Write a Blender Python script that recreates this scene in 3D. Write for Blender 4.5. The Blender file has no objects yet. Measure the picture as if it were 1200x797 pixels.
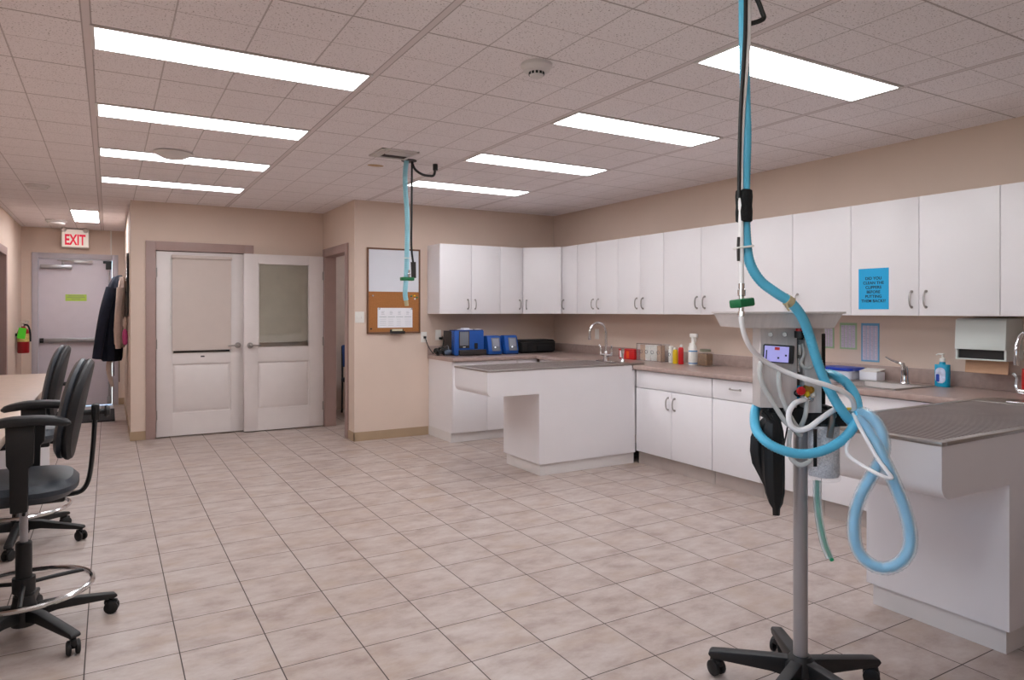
import bpy, bmesh, math, random
from mathutils import Vector, Matrix
random.seed(4)
PI = math.pi
C = bpy.context.scene.collection
sc = bpy.context.scene

# ------------------------------------------------------------------ camera
H = 1.38; F = 809.41; CX = 600.0; CY = 364.62; YAW = math.radians(30.285)
cs, sn = math.cos(YAW), math.sin(YAW)
cam_d = bpy.data.cameras.new('camera'); cam = bpy.data.objects.new('camera', cam_d); C.objects.link(cam)
cam_d.sensor_width = 36.0; cam_d.sensor_fit = 'HORIZONTAL'; cam_d.lens = 36.0 * F / 1200
cam_d.shift_y = -(398.5 - CY) / 1200
cam_d.clip_start = 0.02
cam.location = (0, 0, H); cam.rotation_euler = (PI / 2, 0, -YAW)
sc.camera = cam

# measured positions: a photograph pixel meets a known plane of the room
def ray(px, py):
    r = (px - CX) / F; u = (CY - py) / F
    return Vector((r * cs + sn, -r * sn + cs, u))
def onX(px, py, x): d = ray(px, py); return d * (x / d.x) + Vector((0, 0, H))
def onY(px, py, y): d = ray(px, py); return d * (y / d.y) + Vector((0, 0, H))
def onZ(px, py, z): d = ray(px, py); return d * ((z - H) / d.z) + Vector((0, 0, H))

# ------------------------------------------------------------------ materials
def lin(v):
    v /= 255.0
    return v / 12.92 if v <= 0.04045 else ((v + 0.055) / 1.055) ** 2.4
def rgb(c): return (lin(c[0]), lin(c[1]), lin(c[2]), 1)
MATS = {}
def mat(name, col, rough=0.5, metal=0.0, var=0.04, scale=8.0, bump=0.0, bscale=60.0, alpha=1.0, emit=0.0, spec=0.5, stretch=(1, 1, 1), coat=0.0):
    if name in MATS: return MATS[name]
    m = bpy.data.materials.new(name); m.use_nodes = True
    nt = m.node_tree; n = nt.nodes; l = nt.links
    b = n['Principled BSDF']
    b.inputs['Roughness'].default_value = rough; b.inputs['Metallic'].default_value = metal
    b.inputs['Specular IOR Level'].default_value = spec
    if coat: b.inputs['Coat Weight'].default_value = coat
    tc = n.new('ShaderNodeTexCoord'); mp = n.new('ShaderNodeMapping'); mp.inputs['Scale'].default_value = stretch
    l.new(tc.outputs['Object'], mp.inputs['Vector'])
    ns = n.new('ShaderNodeTexNoise'); ns.inputs['Scale'].default_value = scale; ns.inputs['Detail'].default_value = 4
    l.new(mp.outputs['Vector'], ns.inputs['Vector'])
    rp = n.new('ShaderNodeValToRGB')
    c = rgb(col)
    rp.color_ramp.elements[0].position = 0.3; rp.color_ramp.elements[1].position = 0.7
    rp.color_ramp.elements[0].color = (c[0] * (1 - var), c[1] * (1 - var), c[2] * (1 - var), 1)
    rp.color_ramp.elements[1].color = (min(1, c[0] * (1 + var)), min(1, c[1] * (1 + var)), min(1, c[2] * (1 + var)), 1)
    l.new(ns.outputs['Fac'], rp.inputs['Fac']); l.new(rp.outputs['Color'], b.inputs['Base Color'])
    if bump:
        n2 = n.new('ShaderNodeTexNoise'); n2.inputs['Scale'].default_value = bscale; n2.inputs['Detail'].default_value = 3
        l.new(mp.outputs['Vector'], n2.inputs['Vector'])
        bp = n.new('ShaderNodeBump'); bp.inputs['Strength'].default_value = bump; bp.inputs['Distance'].default_value = 0.01
        l.new(n2.outputs['Fac'], bp.inputs['Height']); l.new(bp.outputs['Normal'], b.inputs['Normal'])
    if alpha < 1: b.inputs['Alpha'].default_value = alpha
    if emit:
        b.inputs['Emission Color'].default_value = c; b.inputs['Emission Strength'].default_value = emit
    MATS[name] = m
    return m

M_wall = mat('beige_wall_paint', (218, 197, 182), 0.75, var=0.02, scale=3, bump=0.08, bscale=220)
M_trim = mat('mauve_trim_paint', (166, 140, 134), 0.5, var=0.03)
M_base = mat('tan_vinyl_baseboard', (172, 147, 120), 0.5, var=0.03)
M_grey_trim = mat('grey_door_frame_paint', (186, 178, 184), 0.5)
M_white = mat('white_laminate', (236, 232, 234), 0.38, var=0.01, scale=4)
M_whitek = mat('white_kickboard', (226, 221, 219), 0.45, var=0.02)
M_toe = mat('grey_toe_kick', (176, 163, 156), 0.5, var=0.05)
M_door = mat('white_door_paint', (226, 217, 214), 0.45, var=0.015)
M_exit_door = mat('pale_grey_door_paint', (212, 204, 212), 0.5, var=0.02)
M_plastic_w = mat('white_plastic', (235, 232, 226), 0.35, var=0.01)
M_steel = mat('stainless_steel', (176, 170, 166), 0.32, 1.0, var=0.06, scale=14, stretch=(1, 12, 1))
M_steel_d = mat('brushed_panel_steel', (216, 208, 205), 0.42, 0.25, var=0.06, scale=10, stretch=(10, 1, 1))
M_grate = mat('grate_steel', (164, 152, 148), 0.36, 0.55, var=0.06)
M_chrome = mat('chrome', (222, 222, 224), 0.12, 1.0, var=0.02)
M_nickel = mat('brushed_nickel', (170, 164, 160), 0.3, 1.0, var=0.03)
M_alu = mat('grey_aluminium', (178, 178, 182), 0.35, 0.8, var=0.03)
M_black = mat('black_plastic', (22, 21, 22), 0.5, var=0.15)
M_blackrub = mat('black_rubber', (16, 16, 17), 0.55, var=0.2, bump=0.1, bscale=40)
M_vinyl = mat('charcoal_vinyl', (46, 52, 60), 0.42, var=0.1, scale=6, bump=0.1, bscale=120)
M_vinylb = mat('black_vinyl', (26, 27, 30), 0.5, var=0.1, bump=0.1, bscale=120)
M_counter = mat('mauve_laminate', (170, 148, 140), 0.32, var=0.10, scale=26)
M_desk = mat('beige_laminate', (196, 172, 156), 0.35, var=0.06, scale=18)
M_hose = mat('turquoise_hose', (96, 194, 228), 0.3, var=0.12, scale=7)
M_hose2 = mat('pale_turquoise_hose', (150, 208, 222), 0.32, var=0.06, scale=9)
M_hose3 = mat('sky_blue_inner_hose', (92, 188, 230), 0.35, var=0.06)
M_clear = mat('clear_sleeve', (226, 244, 250), 0.15, var=0.02, alpha=0.30)
M_clearT = mat('clear_tubing', (228, 228, 224), 0.2, var=0.02, alpha=0.6)
M_acryl = mat('clear_acrylic', (235, 238, 240), 0.08, var=0.01, alpha=0.09)
M_tube = mat('white_gas_tube', (250, 245, 244), 0.35, var=0.02)
M_green = mat('green_plastic', (20, 112, 66), 0.4, var=0.1)
M_greent = mat('green_tube', (32, 160, 110), 0.4, var=0.05)
M_yellow = mat('yellow_plastic', (226, 190, 20), 0.4, var=0.05)
M_brass = mat('brass', (190, 140, 60), 0.3, 0.8, var=0.08)
M_red = mat('red_plastic', (204, 28, 34), 0.35, var=0.05)
M_redext = mat('red_enamel', (150, 20, 26), 0.3, var=0.05)
M_cork = mat('cork', (170, 112, 62), 0.85, var=0.12, scale=90, bump=0.15, bscale=150)
M_wood = mat('brown_frame_wood', (116, 78, 52), 0.5, var=0.12, scale=20, stretch=(1, 1, 12))
M_wboard = mat('whiteboard_enamel', (226, 228, 236), 0.2, var=0.01)
M_paper = mat('white_paper', (238, 238, 244), 0.7, var=0.01)
M_line = mat('grey_print', (120, 122, 130), 0.7)
M_ink = mat('black_ink', (20, 30, 50), 0.7)
M_bluepaper = mat('bright_blue_paper', (32, 168, 222), 0.7, var=0.02)
M_limepaper = mat('lime_paper', (184, 214, 92), 0.7, var=0.02)
M_lime = mat('lime_tag_plastic', (84, 216, 40), 0.5)
M_blue = mat('royal_blue_casing', (26, 84, 166), 0.4, var=0.05)
M_blued = mat('navy_casing', (14, 40, 110), 0.45, var=0.05)
M_charcoal = mat('charcoal_casing', (46, 40, 38), 0.5, var=0.06)
M_screen = mat('grey_display', (122, 126, 134), 0.25, var=0.04)
M_bag = mat('black_canvas', (20, 20, 22), 0.8, var=0.2, scale=30, bump=0.3, bscale=200)
M_navy = mat('navy_cloth', (24, 30, 48), 0.85, var=0.2, scale=14, bump=0.4, bscale=30)
M_cream = mat('cream_cloth', (206, 186, 174), 0.85, var=0.08, scale=20, bump=0.4, bscale=40)
M_pink = mat('pink_cloth', (214, 90, 150), 0.8, var=0.08)
M_blind = mat('beige_blind_fabric', (206, 192, 184), 0.75, var=0.015, bump=0.05, bscale=300)
M_blind2 = mat('grey_green_blind_fabric', (234, 227, 216), 0.75, var=0.04, bump=0.05, bscale=300)
M_mirror = mat('mirror_glass', (200, 200, 204), 0.04, 1.0, var=0.01)
M_soap = mat('turquoise_soap', (24, 158, 196), 0.2, var=0.04)
M_soaplabel = mat('blue_white_label', (196, 206, 232), 0.4, var=0.3, scale=30)
M_soapblue = mat('deep_blue_label', (30, 70, 170), 0.4)
M_grey_green = mat('dispenser_white', (212, 218, 214), 0.35, var=0.01)
M_kraft = mat('kraft_paper', (192, 152, 122), 0.75, var=0.03)
M_treat = mat('brown_kibble', (122, 86, 48), 0.8, var=0.35, scale=60, bump=0.6, bscale=80)
M_lid = mat('blue_lid', (28, 60, 170), 0.35, var=0.04)
M_tub = mat('translucent_tub', (206, 210, 222), 0.3, var=0.03)
M_granule = mat('white_granules', (236, 232, 236), 0.8, var=0.22, scale=160, bump=0.8, bscale=160)
M_scr = mat('lavender_screen', (150, 146, 206), 0.2, var=0.04, emit=0.35)
M_chart_g = mat('green_chart_border', (160, 192, 150), 0.7, var=0.03)
M_chart_b = mat('blue_chart_border', (112, 170, 206), 0.7, var=0.03)
M_chart_p = mat('lilac_chart_paper', (206, 196, 212), 0.7, var=0.03)
M_stain = mat('water_stain', (190, 160, 128), 0.9, var=0.06)
M_mat = mat('black_floor_mat', (34, 32, 34), 0.9, var=0.2, scale=60, bump=0.5, bscale=200)
M_ceilw = mat('white_detector_plastic', (222, 216, 214), 0.45, var=0.01)
M_tape = mat('tan_tape', (190, 176, 140), 0.6, var=0.05)
M_cuff = mat('velcro_black', (18, 18, 19), 0.95, var=0.25, scale=90, bump=0.5, bscale=160)
M_tank = mat('brown_glass', (92, 70, 40), 0.2, var=0.05)

def glass_mat():
    m = bpy.data.materials.new('window_glass'); m.use_nodes = True
    nt = m.node_tree; n = nt.nodes; l = nt.links
    out = n['Material Output']; b = n['Principled BSDF']; n.remove(b)
    t = n.new('ShaderNodeBsdfTransparent'); t.inputs[0].default_value = (0.96, 0.955, 0.935, 1)
    g = n.new('ShaderNodeBsdfGlossy'); g.inputs['Roughness'].default_value = 0.02
    fr = n.new('ShaderNodeFresnel'); fr.inputs[0].default_value = 1.6
    mx = n.new('ShaderNodeMixShader')
    l.new(fr.outputs[0], mx.inputs[0]); l.new(t.outputs[0], mx.inputs[1]); l.new(g.outputs[0], mx.inputs[2])
    l.new(mx.outputs[0], out.inputs['Surface'])
    return m
M_glass = glass_mat()

def emit_mat(name, col, s):
    m = bpy.data.materials.new(name); m.use_nodes = True
    nt = m.node_tree; n = nt.nodes; l = nt.links
    b = n['Principled BSDF']; b.inputs['Base Color'].default_value = (*[min(0.8, q) for q in col], 1)
    b.inputs['Emission Color'].default_value = (*col, 1); b.inputs['Emission Strength'].default_value = s
    ns = n.new('ShaderNodeTexNoise'); ns.inputs['Scale'].default_value = 200
    bp = n.new('ShaderNodeBump'); bp.inputs['Strength'].default_value = 0.1
    l.new(ns.outputs['Fac'], bp.inputs['Height']); l.new(bp.outputs['Normal'], b.inputs['Normal'])
    return m
LAMP = 9.0
M_lamp = emit_mat('prismatic_diffuser', (0.945, 0.965, 1.0), LAMP)
M_lamp_hall = emit_mat('hall_prismatic_diffuser', (0.94, 0.955, 1.0), 15.0)
M_exitface = emit_mat('backlit_sign_face', (0.86, 0.74, 0.66), 0.25)
M_exitred = emit_mat('backlit_red_letters', (0.72, 0.008, 0.05), 0.3)

class NB:
    """small helper for node maths"""
    def __init__(s, m): s.nt = m.node_tree; s.n = s.nt.nodes; s.l = s.nt.links
    def math(s, op, a, b=None, c=None):
        x = s.n.new('ShaderNodeMath'); x.operation = op
        for i, v in enumerate((a, b, c)):
            if v is None: continue
            if isinstance(v, (int, float)): x.inputs[i].default_value = v
            else: s.l.new(v, x.inputs[i])
        return x.outputs[0]
    def line(s, co, origin, pitch, half, soft=0.0015):
        """1 on a grid line, 0 elsewhere"""
        t = s.math('SUBTRACT', co, origin); t = s.math('DIVIDE', t, pitch)
        t = s.math('ADD', t, 0.5); t = s.math('FRACT', t); t = s.math('SUBTRACT', t, 0.5); t = s.math('ABSOLUTE', t)
        t = s.math('MULTIPLY', t, pitch)
        t = s.math('SUBTRACT', half + soft, t); t = s.math('DIVIDE', t, soft)
        x = s.n.new('ShaderNodeClamp'); s.l.new(t, x.inputs[0]); return x.outputs[0]
    def mix(s, f, a, b):
        x = s.n.new('ShaderNodeMix'); x.data_type = 'RGBA'
        s.l.new(f, x.inputs[0])
        for i, v in ((6, a), (7, b)):
            if isinstance(v, tuple): x.inputs[i].default_value = v
            else: s.l.new(v, x.inputs[i])
        return x.outputs[2]

RX0, RPX = -0.079, 1.231      # main ceiling rails along the room
RY0, RPY = 2.090, 0.6155      # cross tees
FX0, FY0, FP = -0.0808, 3.085, 0.3286   # floor tile grid

def ceiling_mat():
    m = bpy.data.materials.new('mineral_ceiling_tiles'); m.use_nodes = True
    k = NB(m); n = k.n; l = k.l; b = n['Principled BSDF']; b.inputs['Roughness'].default_value = 0.9
    geo = n.new('ShaderNodeNewGeometry'); sp = n.new('ShaderNodeSeparateXYZ'); l.new(geo.outputs['Position'], sp.inputs[0])
    X, Y = sp.outputs[0], sp.outputs[1]
    rail = k.line(X, RX0, RPX, 0.013); railedge = k.line(X, RX0, RPX, 0.0185)
    tee = k.line(Y, RY0, RPY, 0.004); scoreX = k.line(X, RX0, RPX / 4, 0.0025); scoreY = k.line(Y, RY0, RPY / 2, 0.0015)
    ns = n.new('ShaderNodeTexNoise'); ns.inputs['Scale'].default_value = 130; ns.inputs['Detail'].default_value = 2
    l.new(geo.outputs['Position'], ns.inputs['Vector'])
    rp = n.new('ShaderNodeValToRGB'); rp.color_ramp.elements[0].position = 0.30; rp.color_ramp.elements[1].position = 0.40
    rp.color_ramp.elements[0].color = rgb((176, 164, 162)); rp.color_ramp.elements[1].color = rgb((245, 238, 239))
    l.new(ns.outputs['Fac'], rp.inputs[0])
    nl = n.new('ShaderNodeTexNoise'); nl.inputs['Scale'].default_value = 1.3; l.new(geo.outputs['Position'], nl.inputs['Vector'])
    c = rp.outputs[0]
    g = k.math('MAXIMUM', tee, railedge); s2 = k.math('MULTIPLY', k.math('MAXIMUM', scoreX, scoreY), 0.55)
    c = k.mix(k.math('MAXIMUM', k.math('MULTIPLY', g, 0.75), s2), c, rgb((160, 146, 143)))
    c = k.mix(rail, c, rgb((226, 216, 216)))
    l.new(c, b.inputs['Base Color'])
    hgt = k.math('SUBTRACT', k.math('MULTIPLY', ns.outputs['Fac'], 0.35), k.math('MAXIMUM', g, s2))
    bp = n.new('ShaderNodeBump'); bp.inputs['Strength'].default_value = 0.5; bp.inputs['Distance'].default_value = 0.004
    l.new(hgt, bp.inputs['Height']); l.new(bp.outputs['Normal'], b.inputs['Normal'])
    return m

def floor_mat():
    m = bpy.data.materials.new('mottled_floor_tile'); m.use_nodes = True
    k = NB(m); n = k.n; l = k.l; b = n['Principled BSDF']
    geo = n.new('ShaderNodeNewGeometry'); sp = n.new('ShaderNodeSeparateXYZ'); l.new(geo.outputs['Position'], sp.inputs[0])
    X, Y = sp.outputs[0], sp.outputs[1]
    gr = k.math('MAXIMUM', k.line(X, FX0, FP, 0.0016, 0.0012), k.line(Y, FY0, FP, 0.0016, 0.0012))
    # a different offset of the pattern on every tile
    ix = k.math('FLOOR', k.math('DIVIDE', k.math('SUBTRACT', X, FX0), FP)); iy = k.math('FLOOR', k.math('DIVIDE', k.math('SUBTRACT', Y, FY0), FP))
    cmb = n.new('ShaderNodeCombineXYZ'); l.new(ix, cmb.inputs[0]); l.new(iy, cmb.inputs[1])
    wn = n.new('ShaderNodeTexWhiteNoise'); wn.noise_dimensions = '3D'; l.new(cmb.outputs[0], wn.inputs['Vector'])
    mp = n.new('ShaderNodeMapping'); mp.inputs['Scale'].default_value = (1.0, 1.6, 1.0); l.new(geo.outputs['Position'], mp.inputs[0])
    va = n.new('ShaderNodeVectorMath'); va.operation = 'MULTIPLY_ADD'; l.new(wn.outputs['Color'], va.inputs[0]); va.inputs[1].default_value = (9, 9, 9); l.new(mp.outputs[0], va.inputs[2])
    n1 = n.new('ShaderNodeTexNoise'); n1.inputs['Scale'].default_value = 5.5; n1.inputs['Detail'].default_value = 7; n1.inputs['Roughness'].default_value = 0.66
    l.new(va.outputs[0], n1.inputs['Vector'])
    n2 = n.new('ShaderNodeTexNoise'); n2.inputs['Scale'].default_value = 4.0; n2.inputs['Detail'].default_value = 2
    va2 = n.new('ShaderNodeVectorMath'); va2.operation = 'ADD'; l.new(va.outputs[0], va2.inputs[0]); va2.inputs[1].default_value = (31, 17, 5)
    l.new(va2.outputs[0], n2.inputs['Vector'])
    rp = n.new('ShaderNodeValToRGB'); e = rp.color_ramp.elements
    e[0].position = 0.30; e[0].color = rgb((150, 130, 121)); e[1].position = 0.70; e[1].color = rgb((190, 178, 172))
    x = e.new(0.5); x.color = rgb((175, 159, 151))
    l.new(n1.outputs['Fac'], rp.inputs[0])
    r2 = n.new('ShaderNodeValToRGB'); r2.color_ramp.elements[0].position = 0.52; r2.color_ramp.elements[1].position = 0.75
    r2.color_ramp.elements[0].color = (0, 0, 0, 1); r2.color_ramp.elements[1].color = (0.55, 0.55, 0.55, 1); l.new(n2.outputs['Fac'], r2.inputs[0])
    c = k.mix(r2.outputs[0], rp.outputs[0], rgb((166, 142, 122)))
    c = k.mix(gr, c, rgb((66, 54, 50)))
    l.new(c, b.inputs['Base Color'])
    rr = k.math('ADD', k.math('MULTIPLY', gr, 0.4), k.math('ADD', k.math('MULTIPLY', n1.outputs['Fac'], 0.2), 0.30)); l.new(rr, b.inputs['Roughness'])
    bp = n.new('ShaderNodeBump'); bp.inputs['Strength'].default_value = 0.25; bp.inputs['Distance'].default_value = 0.003
    l.new(k.math('SUBTRACT', k.math('MULTIPLY', n1.outputs['Fac'], 0.4), gr), bp.inputs['Height']); l.new(bp.outputs['Normal'], b.inputs['Normal'])
    return m

# ------------------------------------------------------------------ mesh builder
class MB:
    def __init__(s): s.bm = bmesh.new()
    def _merge(s, t, M=None):
        if M is not None: bmesh.ops.transform(t, matrix=M, verts=t.verts)
        me = bpy.data.meshes.new('t'); t.to_mesh(me); t.free(); s.bm.from_mesh(me); bpy.data.meshes.remove(me); return s
    def box(s, x0, x1, y0, y1, z0, z1, bev=0.0, M=None, seg=2):
        t = bmesh.new(); bmesh.ops.create_cube(t, size=1)
        bmesh.ops.scale(t, vec=(abs(x1 - x0), abs(y1 - y0), abs(z1 - z0)), verts=t.verts)
        bmesh.ops.translate(t, vec=((x0 + x1) / 2, (y0 + y1) / 2, (z0 + z1) / 2), verts=t.verts)
        if bev: bmesh.ops.bevel(t, geom=t.edges[:], offset=bev, segments=seg, profile=0.5, affect='EDGES', clamp_overlap=True)
        return s._merge(t, M)
    def cyl(s, p0, p1, r0, r1=None, seg=20):
        r1 = r0 if r1 is None else r1
        p0 = Vector(p0); p1 = Vector(p1); d = p1 - p0
        t = bmesh.new(); bmesh.ops.create_cone(t, cap_ends=True, segments=seg, radius1=r0, radius2=r1, depth=d.length)
        q = Vector((0, 0, 1)).rotation_difference(d.normalized()).to_matrix().to_4x4()
        return s._merge(t, Matrix.Translation((p0 + p1) / 2) @ q)
    def sphere(s, c, r, sc_=(1, 1, 1), seg=16, M=None):
        t = bmesh.new(); bmesh.ops.create_uvsphere(t, u_segments=seg, v_segments=max(6, seg // 2), radius=r)
        bmesh.ops.scale(t, vec=sc_, verts=t.verts)
        T = Matrix.Translation(Vector(c))
        return s._merge(t, T @ M if M is not None else T)
    def lathe(s, prof, c=(0, 0, 0), seg=24, M=None, sx=1.0, sy=1.0):
        t = bmesh.new(); rings = []
        for r, z in prof:
            if r < 1e-5: rings.append([t.verts.new((0, 0, z))])
            else: rings.append([t.verts.new((r * sx * math.cos(2 * PI * i / seg), r * sy * math.sin(2 * PI * i / seg), z)) for i in range(seg)])
        for a, b in zip(rings, rings[1:]):
            for i in range(seg):
                j = (i + 1) % seg
                if len(a) == 1 and len(b) == 1: continue
                if len(a) == 1: t.faces.new((a[0], b[j], b[i]))
                elif len(b) == 1: t.faces.new((a[i], a[j], b[0]))
                else: t.faces.new((a[i], a[j], b[j], b[i]))
        for rg, fl in ((rings[0], True), (rings[-1], False)):
            if len(rg) > 1: t.faces.new(rg[::-1] if fl else rg)
        bmesh.ops.recalc_face_normals(t, faces=t.faces[:])
        T = Matrix.Translation(Vector(c))
        return s._merge(t, T @ M if M is not None else T)
    def prism(s, poly, axis, a0, a1, bev=0.0):
        """poly in the two other axes, extruded along axis"""
        t = bmesh.new()
        def v(p, a): return {'x': (a, p[0], p[1]), 'y': (p[0], a, p[1]), 'z': (p[0], p[1], a)}[axis]
        A = [t.verts.new(v(p, a0)) for p in poly]; B = [t.verts.new(v(p, a1)) for p in poly]
        t.faces.new(A); t.faces.new(B[::-1])
        for i in range(len(poly)):
            j = (i + 1) % len(poly); t.faces.new((A[i], B[i], B[j], A[j]))
        bmesh.ops.recalc_face_normals(t, faces=t.faces[:])
        if bev: bmesh.ops.bevel(t, geom=t.edges[:], offset=bev, segments=2, profile=0.5, affect='EDGES', clamp_overlap=True)
        return s._merge(t)
    def tube(s, pts, r, seg=10, sub=8, corr=0.0, pitch=0.009, closed=False, flat=1.0):
        P = smooth(pts, sub, closed)
        if corr:
            L = 0; out = [P[0]]; step = pitch / 2
            acc = 0
            for a, b in zip(P, P[1:]):
                d = (b - a).length; pos = step - acc
                while pos <= d: out.append(a.lerp(b, pos / d)); pos += step
                acc = (acc + d) % step
            P = out
        t = bmesh.new(); rings = []; N = len(P)
        tan = [(P[min(i + 1, N - 1)] - P[max(i - 1, 0)]).normalized() for i in range(N)]
        if closed: tan[0] = tan[-1] = (P[1] - P[-2]).normalized()
        up = Vector((0, 0, 1)) if abs(tan[0].z) < 0.9 else Vector((1, 0, 0))
        nrm = (up - tan[0] * up.dot(tan[0])).normalized()
        for i in range(N):
            nrm = (nrm - tan[i] * nrm.dot(tan[i])).normalized(); bn = tan[i].cross(nrm)
            rr = r if not callable(r) else r(i / (N - 1))
            if corr and i % 2: rr *= (1 - corr)
            rings.append([t.verts.new(P[i] + nrm * (rr * math.cos(2 * PI * k / seg)) + bn * (rr * flat * math.sin(2 * PI * k / seg))) for k in range(seg)])
        for a, b in zip(rings, rings[1:]):
            for i in range(seg):
                j = (i + 1) % seg; t.faces.new((a[i], a[j], b[j], b[i]))
        if not closed: t.faces.new(rings[0][::-1]); t.faces.new(rings[-1])
        bmesh.ops.recalc_face_normals(t, faces=t.faces[:])
        return s._merge(t)
    def loft(s, secs, seg=24):
        """secs: list of (center, rx, ry, wob) horizontal ellipses"""
        t = bmesh.new(); rings = []
        for c, rx, ry, f in secs:
            rings.append([t.verts.new((c[0] + rx * f(2 * PI * i / seg) * math.cos(2 * PI * i / seg), c[1] + ry * f(2 * PI * i / seg) * math.sin(2 * PI * i / seg), c[2])) for i in range(seg)])
        for a, b in zip(rings, rings[1:]):
            for i in range(seg): j = (i + 1) % seg; t.faces.new((a[i], a[j], b[j], b[i]))
        t.faces.new(rings[0]); t.faces.new(rings[-1])
        bmesh.ops.recalc_face_normals(t, faces=t.faces[:])
        return s._merge(t)
    def text(s, body, size, M, ext=0.0008, bold=0.0, sx=1.0):
        cu = bpy.data.curves.new('t', 'FONT'); cu.body = body; cu.size = size; cu.extrude = ext; cu.offset = bold
        cu.align_x = 'CENTER'; cu.align_y = 'CENTER'
        o = bpy.data.objects.new('t', cu); C.objects.link(o)
        dg = bpy.context.evaluated_depsgraph_get(); me = bpy.data.meshes.new_from_object(o.evaluated_get(dg))
        bpy.data.objects.remove(o); bpy.data.curves.remove(cu)
        t = bmesh.new(); t.from_mesh(me); bpy.data.meshes.remove(me)
        bmesh.ops.scale(t, vec=(sx, 1, 1), verts=t.verts)
        return s._merge(t, M)

def smooth(pts, sub, closed=False):
    P = [Vector(p) for p in pts]
    if sub <= 1 or len(P) < 3: return P
    out = []; n = len(P)
    rng = range(n) if closed else range(n - 1)
    for i in rng:
        if closed: p0, p1, p2, p3 = P[i - 1], P[i], P[(i + 1) % n], P[(i + 2) % n]
        else: p0, p1, p2, p3 = P[max(i - 1, 0)], P[i], P[i + 1], P[min(i + 2, n - 1)]
        for k in range(sub):
            t = k / sub; t2 = t * t; t3 = t2 * t
            out.append(0.5 * ((2 * p1) + (p2 - p0) * t + (2 * p0 - 5 * p1 + 4 * p2 - p3) * t2 + (3 * p1 - p0 - 3 * p2 + p3) * t3))
    out.append(P[0].copy() if closed else P[-1])
    return out

# wall-facing frames for text and panels: local x right, y up, z towards the viewer
def face_negY(x, y, z): return Matrix(((1, 0, 0, x), (0, 0, -1, y), (0, 1, 0, z), (0, 0, 0, 1)))
def face_negX(x, y, z): return Matrix(((0, 0, -1, x), (-1, 0, 0, y), (0, 1, 0, z), (0, 0, 0, 1)))

def link(name, mb, m, angle=35):
    me = bpy.data.meshes.new(name); mb.bm.to_mesh(me); mb.bm.free()
    me.materials.append(m)
    me.polygons.foreach_set('use_smooth', [True] * len(me.polygons)); me.set_sharp_from_angle(angle=math.radians(angle))
    o = bpy.data.objects.new(name, me); C.objects.link(o); return o
ORG = {}
def setp(o, label=None, cat=None, group=None, kind=None):
    if label: o['label'] = label
    if cat: o['category'] = cat
    if group: o['group'] = group
    if kind: o['kind'] = kind
def thing(name, label, cat, loc=(0, 0, 0), rotz=0.0, group=None, local=False):
    o = bpy.data.objects.new(name, None); C.objects.link(o); o.empty_display_size = 0.1
    o.location = loc; o.rotation_euler = (0, 0, rotz); setp(o, label, cat, group)
    ORG[o.name] = Vector((0, 0, 0)) if local else Vector(loc)
    return o
def part(name, mb, m, parent, label=None, angle=35):
    org = ORG[parent.name]
    bmesh.ops.translate(mb.bm, vec=-org, verts=mb.bm.verts)
    o = link(name, mb, m, angle); o.parent = parent; ORG[o.name] = org
    if label: o['label'] = label
    return o
def single(name, mb, m, label, cat, group=None, angle=35):
    vs = [v.co for v in mb.bm.verts]
    org = Vector(((min(v.x for v in vs) + max(v.x for v in vs)) / 2, (min(v.y for v in vs) + max(v.y for v in vs)) / 2, min(v.z for v in vs)))
    bmesh.ops.translate(mb.bm, vec=-org, verts=mb.bm.verts)
    o = link(name, mb, m, angle); o.location = org; setp(o, label, cat, group); ORG[o.name] = org
    return o
def struct(name, mb, m, parent=None, angle=35):
    o = link(name, mb, m, angle)
    if parent: o.parent = parent
    else: o['kind'] = 'structure'
    ORG[o.name] = Vector((0, 0, 0))
    return o
def dup(root, loc, label, group=None, rotz=None):
    r = root.copy(); C.objects.link(r); r.location = loc; r['label'] = label
    if rotz is not None: r.rotation_euler = (0, 0, rotz)
    if group: r['group'] = group
    for ch in list(root.children):
        c = ch.copy(); C.objects.link(c); c.parent = r
        for g in list(ch.children):
            d = g.copy(); C.objects.link(d); d.parent = c
    return r

# ------------------------------------------------------------------ room shell
CEIL = 2.56; XR = 4.78; YB = 7.15; XS = 2.245; YD = 8.38; XH = 0.203; YF = 11.75; XL = -1.05; YN = -1.6; XN = -1.05; T = 0.12
struct('floor', MB().box(XL - T, XR + T, YN - T, YF + T, -0.1, 0), floor_mat())
struct('ceiling', MB().box(XL - T, XR + T, YN - T, YF + T, CEIL, CEIL + 0.1), ceiling_mat())
struct('wall_right', MB().box(XR, XR + T, YN, YF + T, 0, CEIL), M_wall)
struct('wall_back', MB().box(XS, XR, YB, YB + T, 0, CEIL), M_wall)
# doorway wall with the side-room door opening (facing left)
SD0, SD1, SDH = 7.43, 8.26, 2.04
struct('wall_doorway', MB().box(XS, XS + T, YB + T, SD0, 0, CEIL).box(XS, XS + T, SD0, SD1, SDH, CEIL).box(XS, XS + T, SD1, YD + T, 0, CEIL), M_wall)
D1a, D1b, D1H = 0.428, 1.357, 2.05
struct('wall_middle', MB().box(XH, D1a, YD, YD + T, 0, CEIL).box(D1a, D1b, YD, YD + T, D1H, CEIL).box(D1b, XS, YD, YD + T, 0, CEIL), M_wall)
struct('wall_hall_right', MB().box(XH, XH + T, YD + T, YF, 0, CEIL), M_wall)
ED0, ED1, EDH = -0.867, 0.057, 2.14
struct('wall_far', MB().box(XL - T, ED0, YF, YF + T, 0, CEIL).box(ED0, ED1, YF, YF + T, EDH, CEIL).box(ED1, XR, YF, YF + T, 0, CEIL), M_wall)
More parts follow.
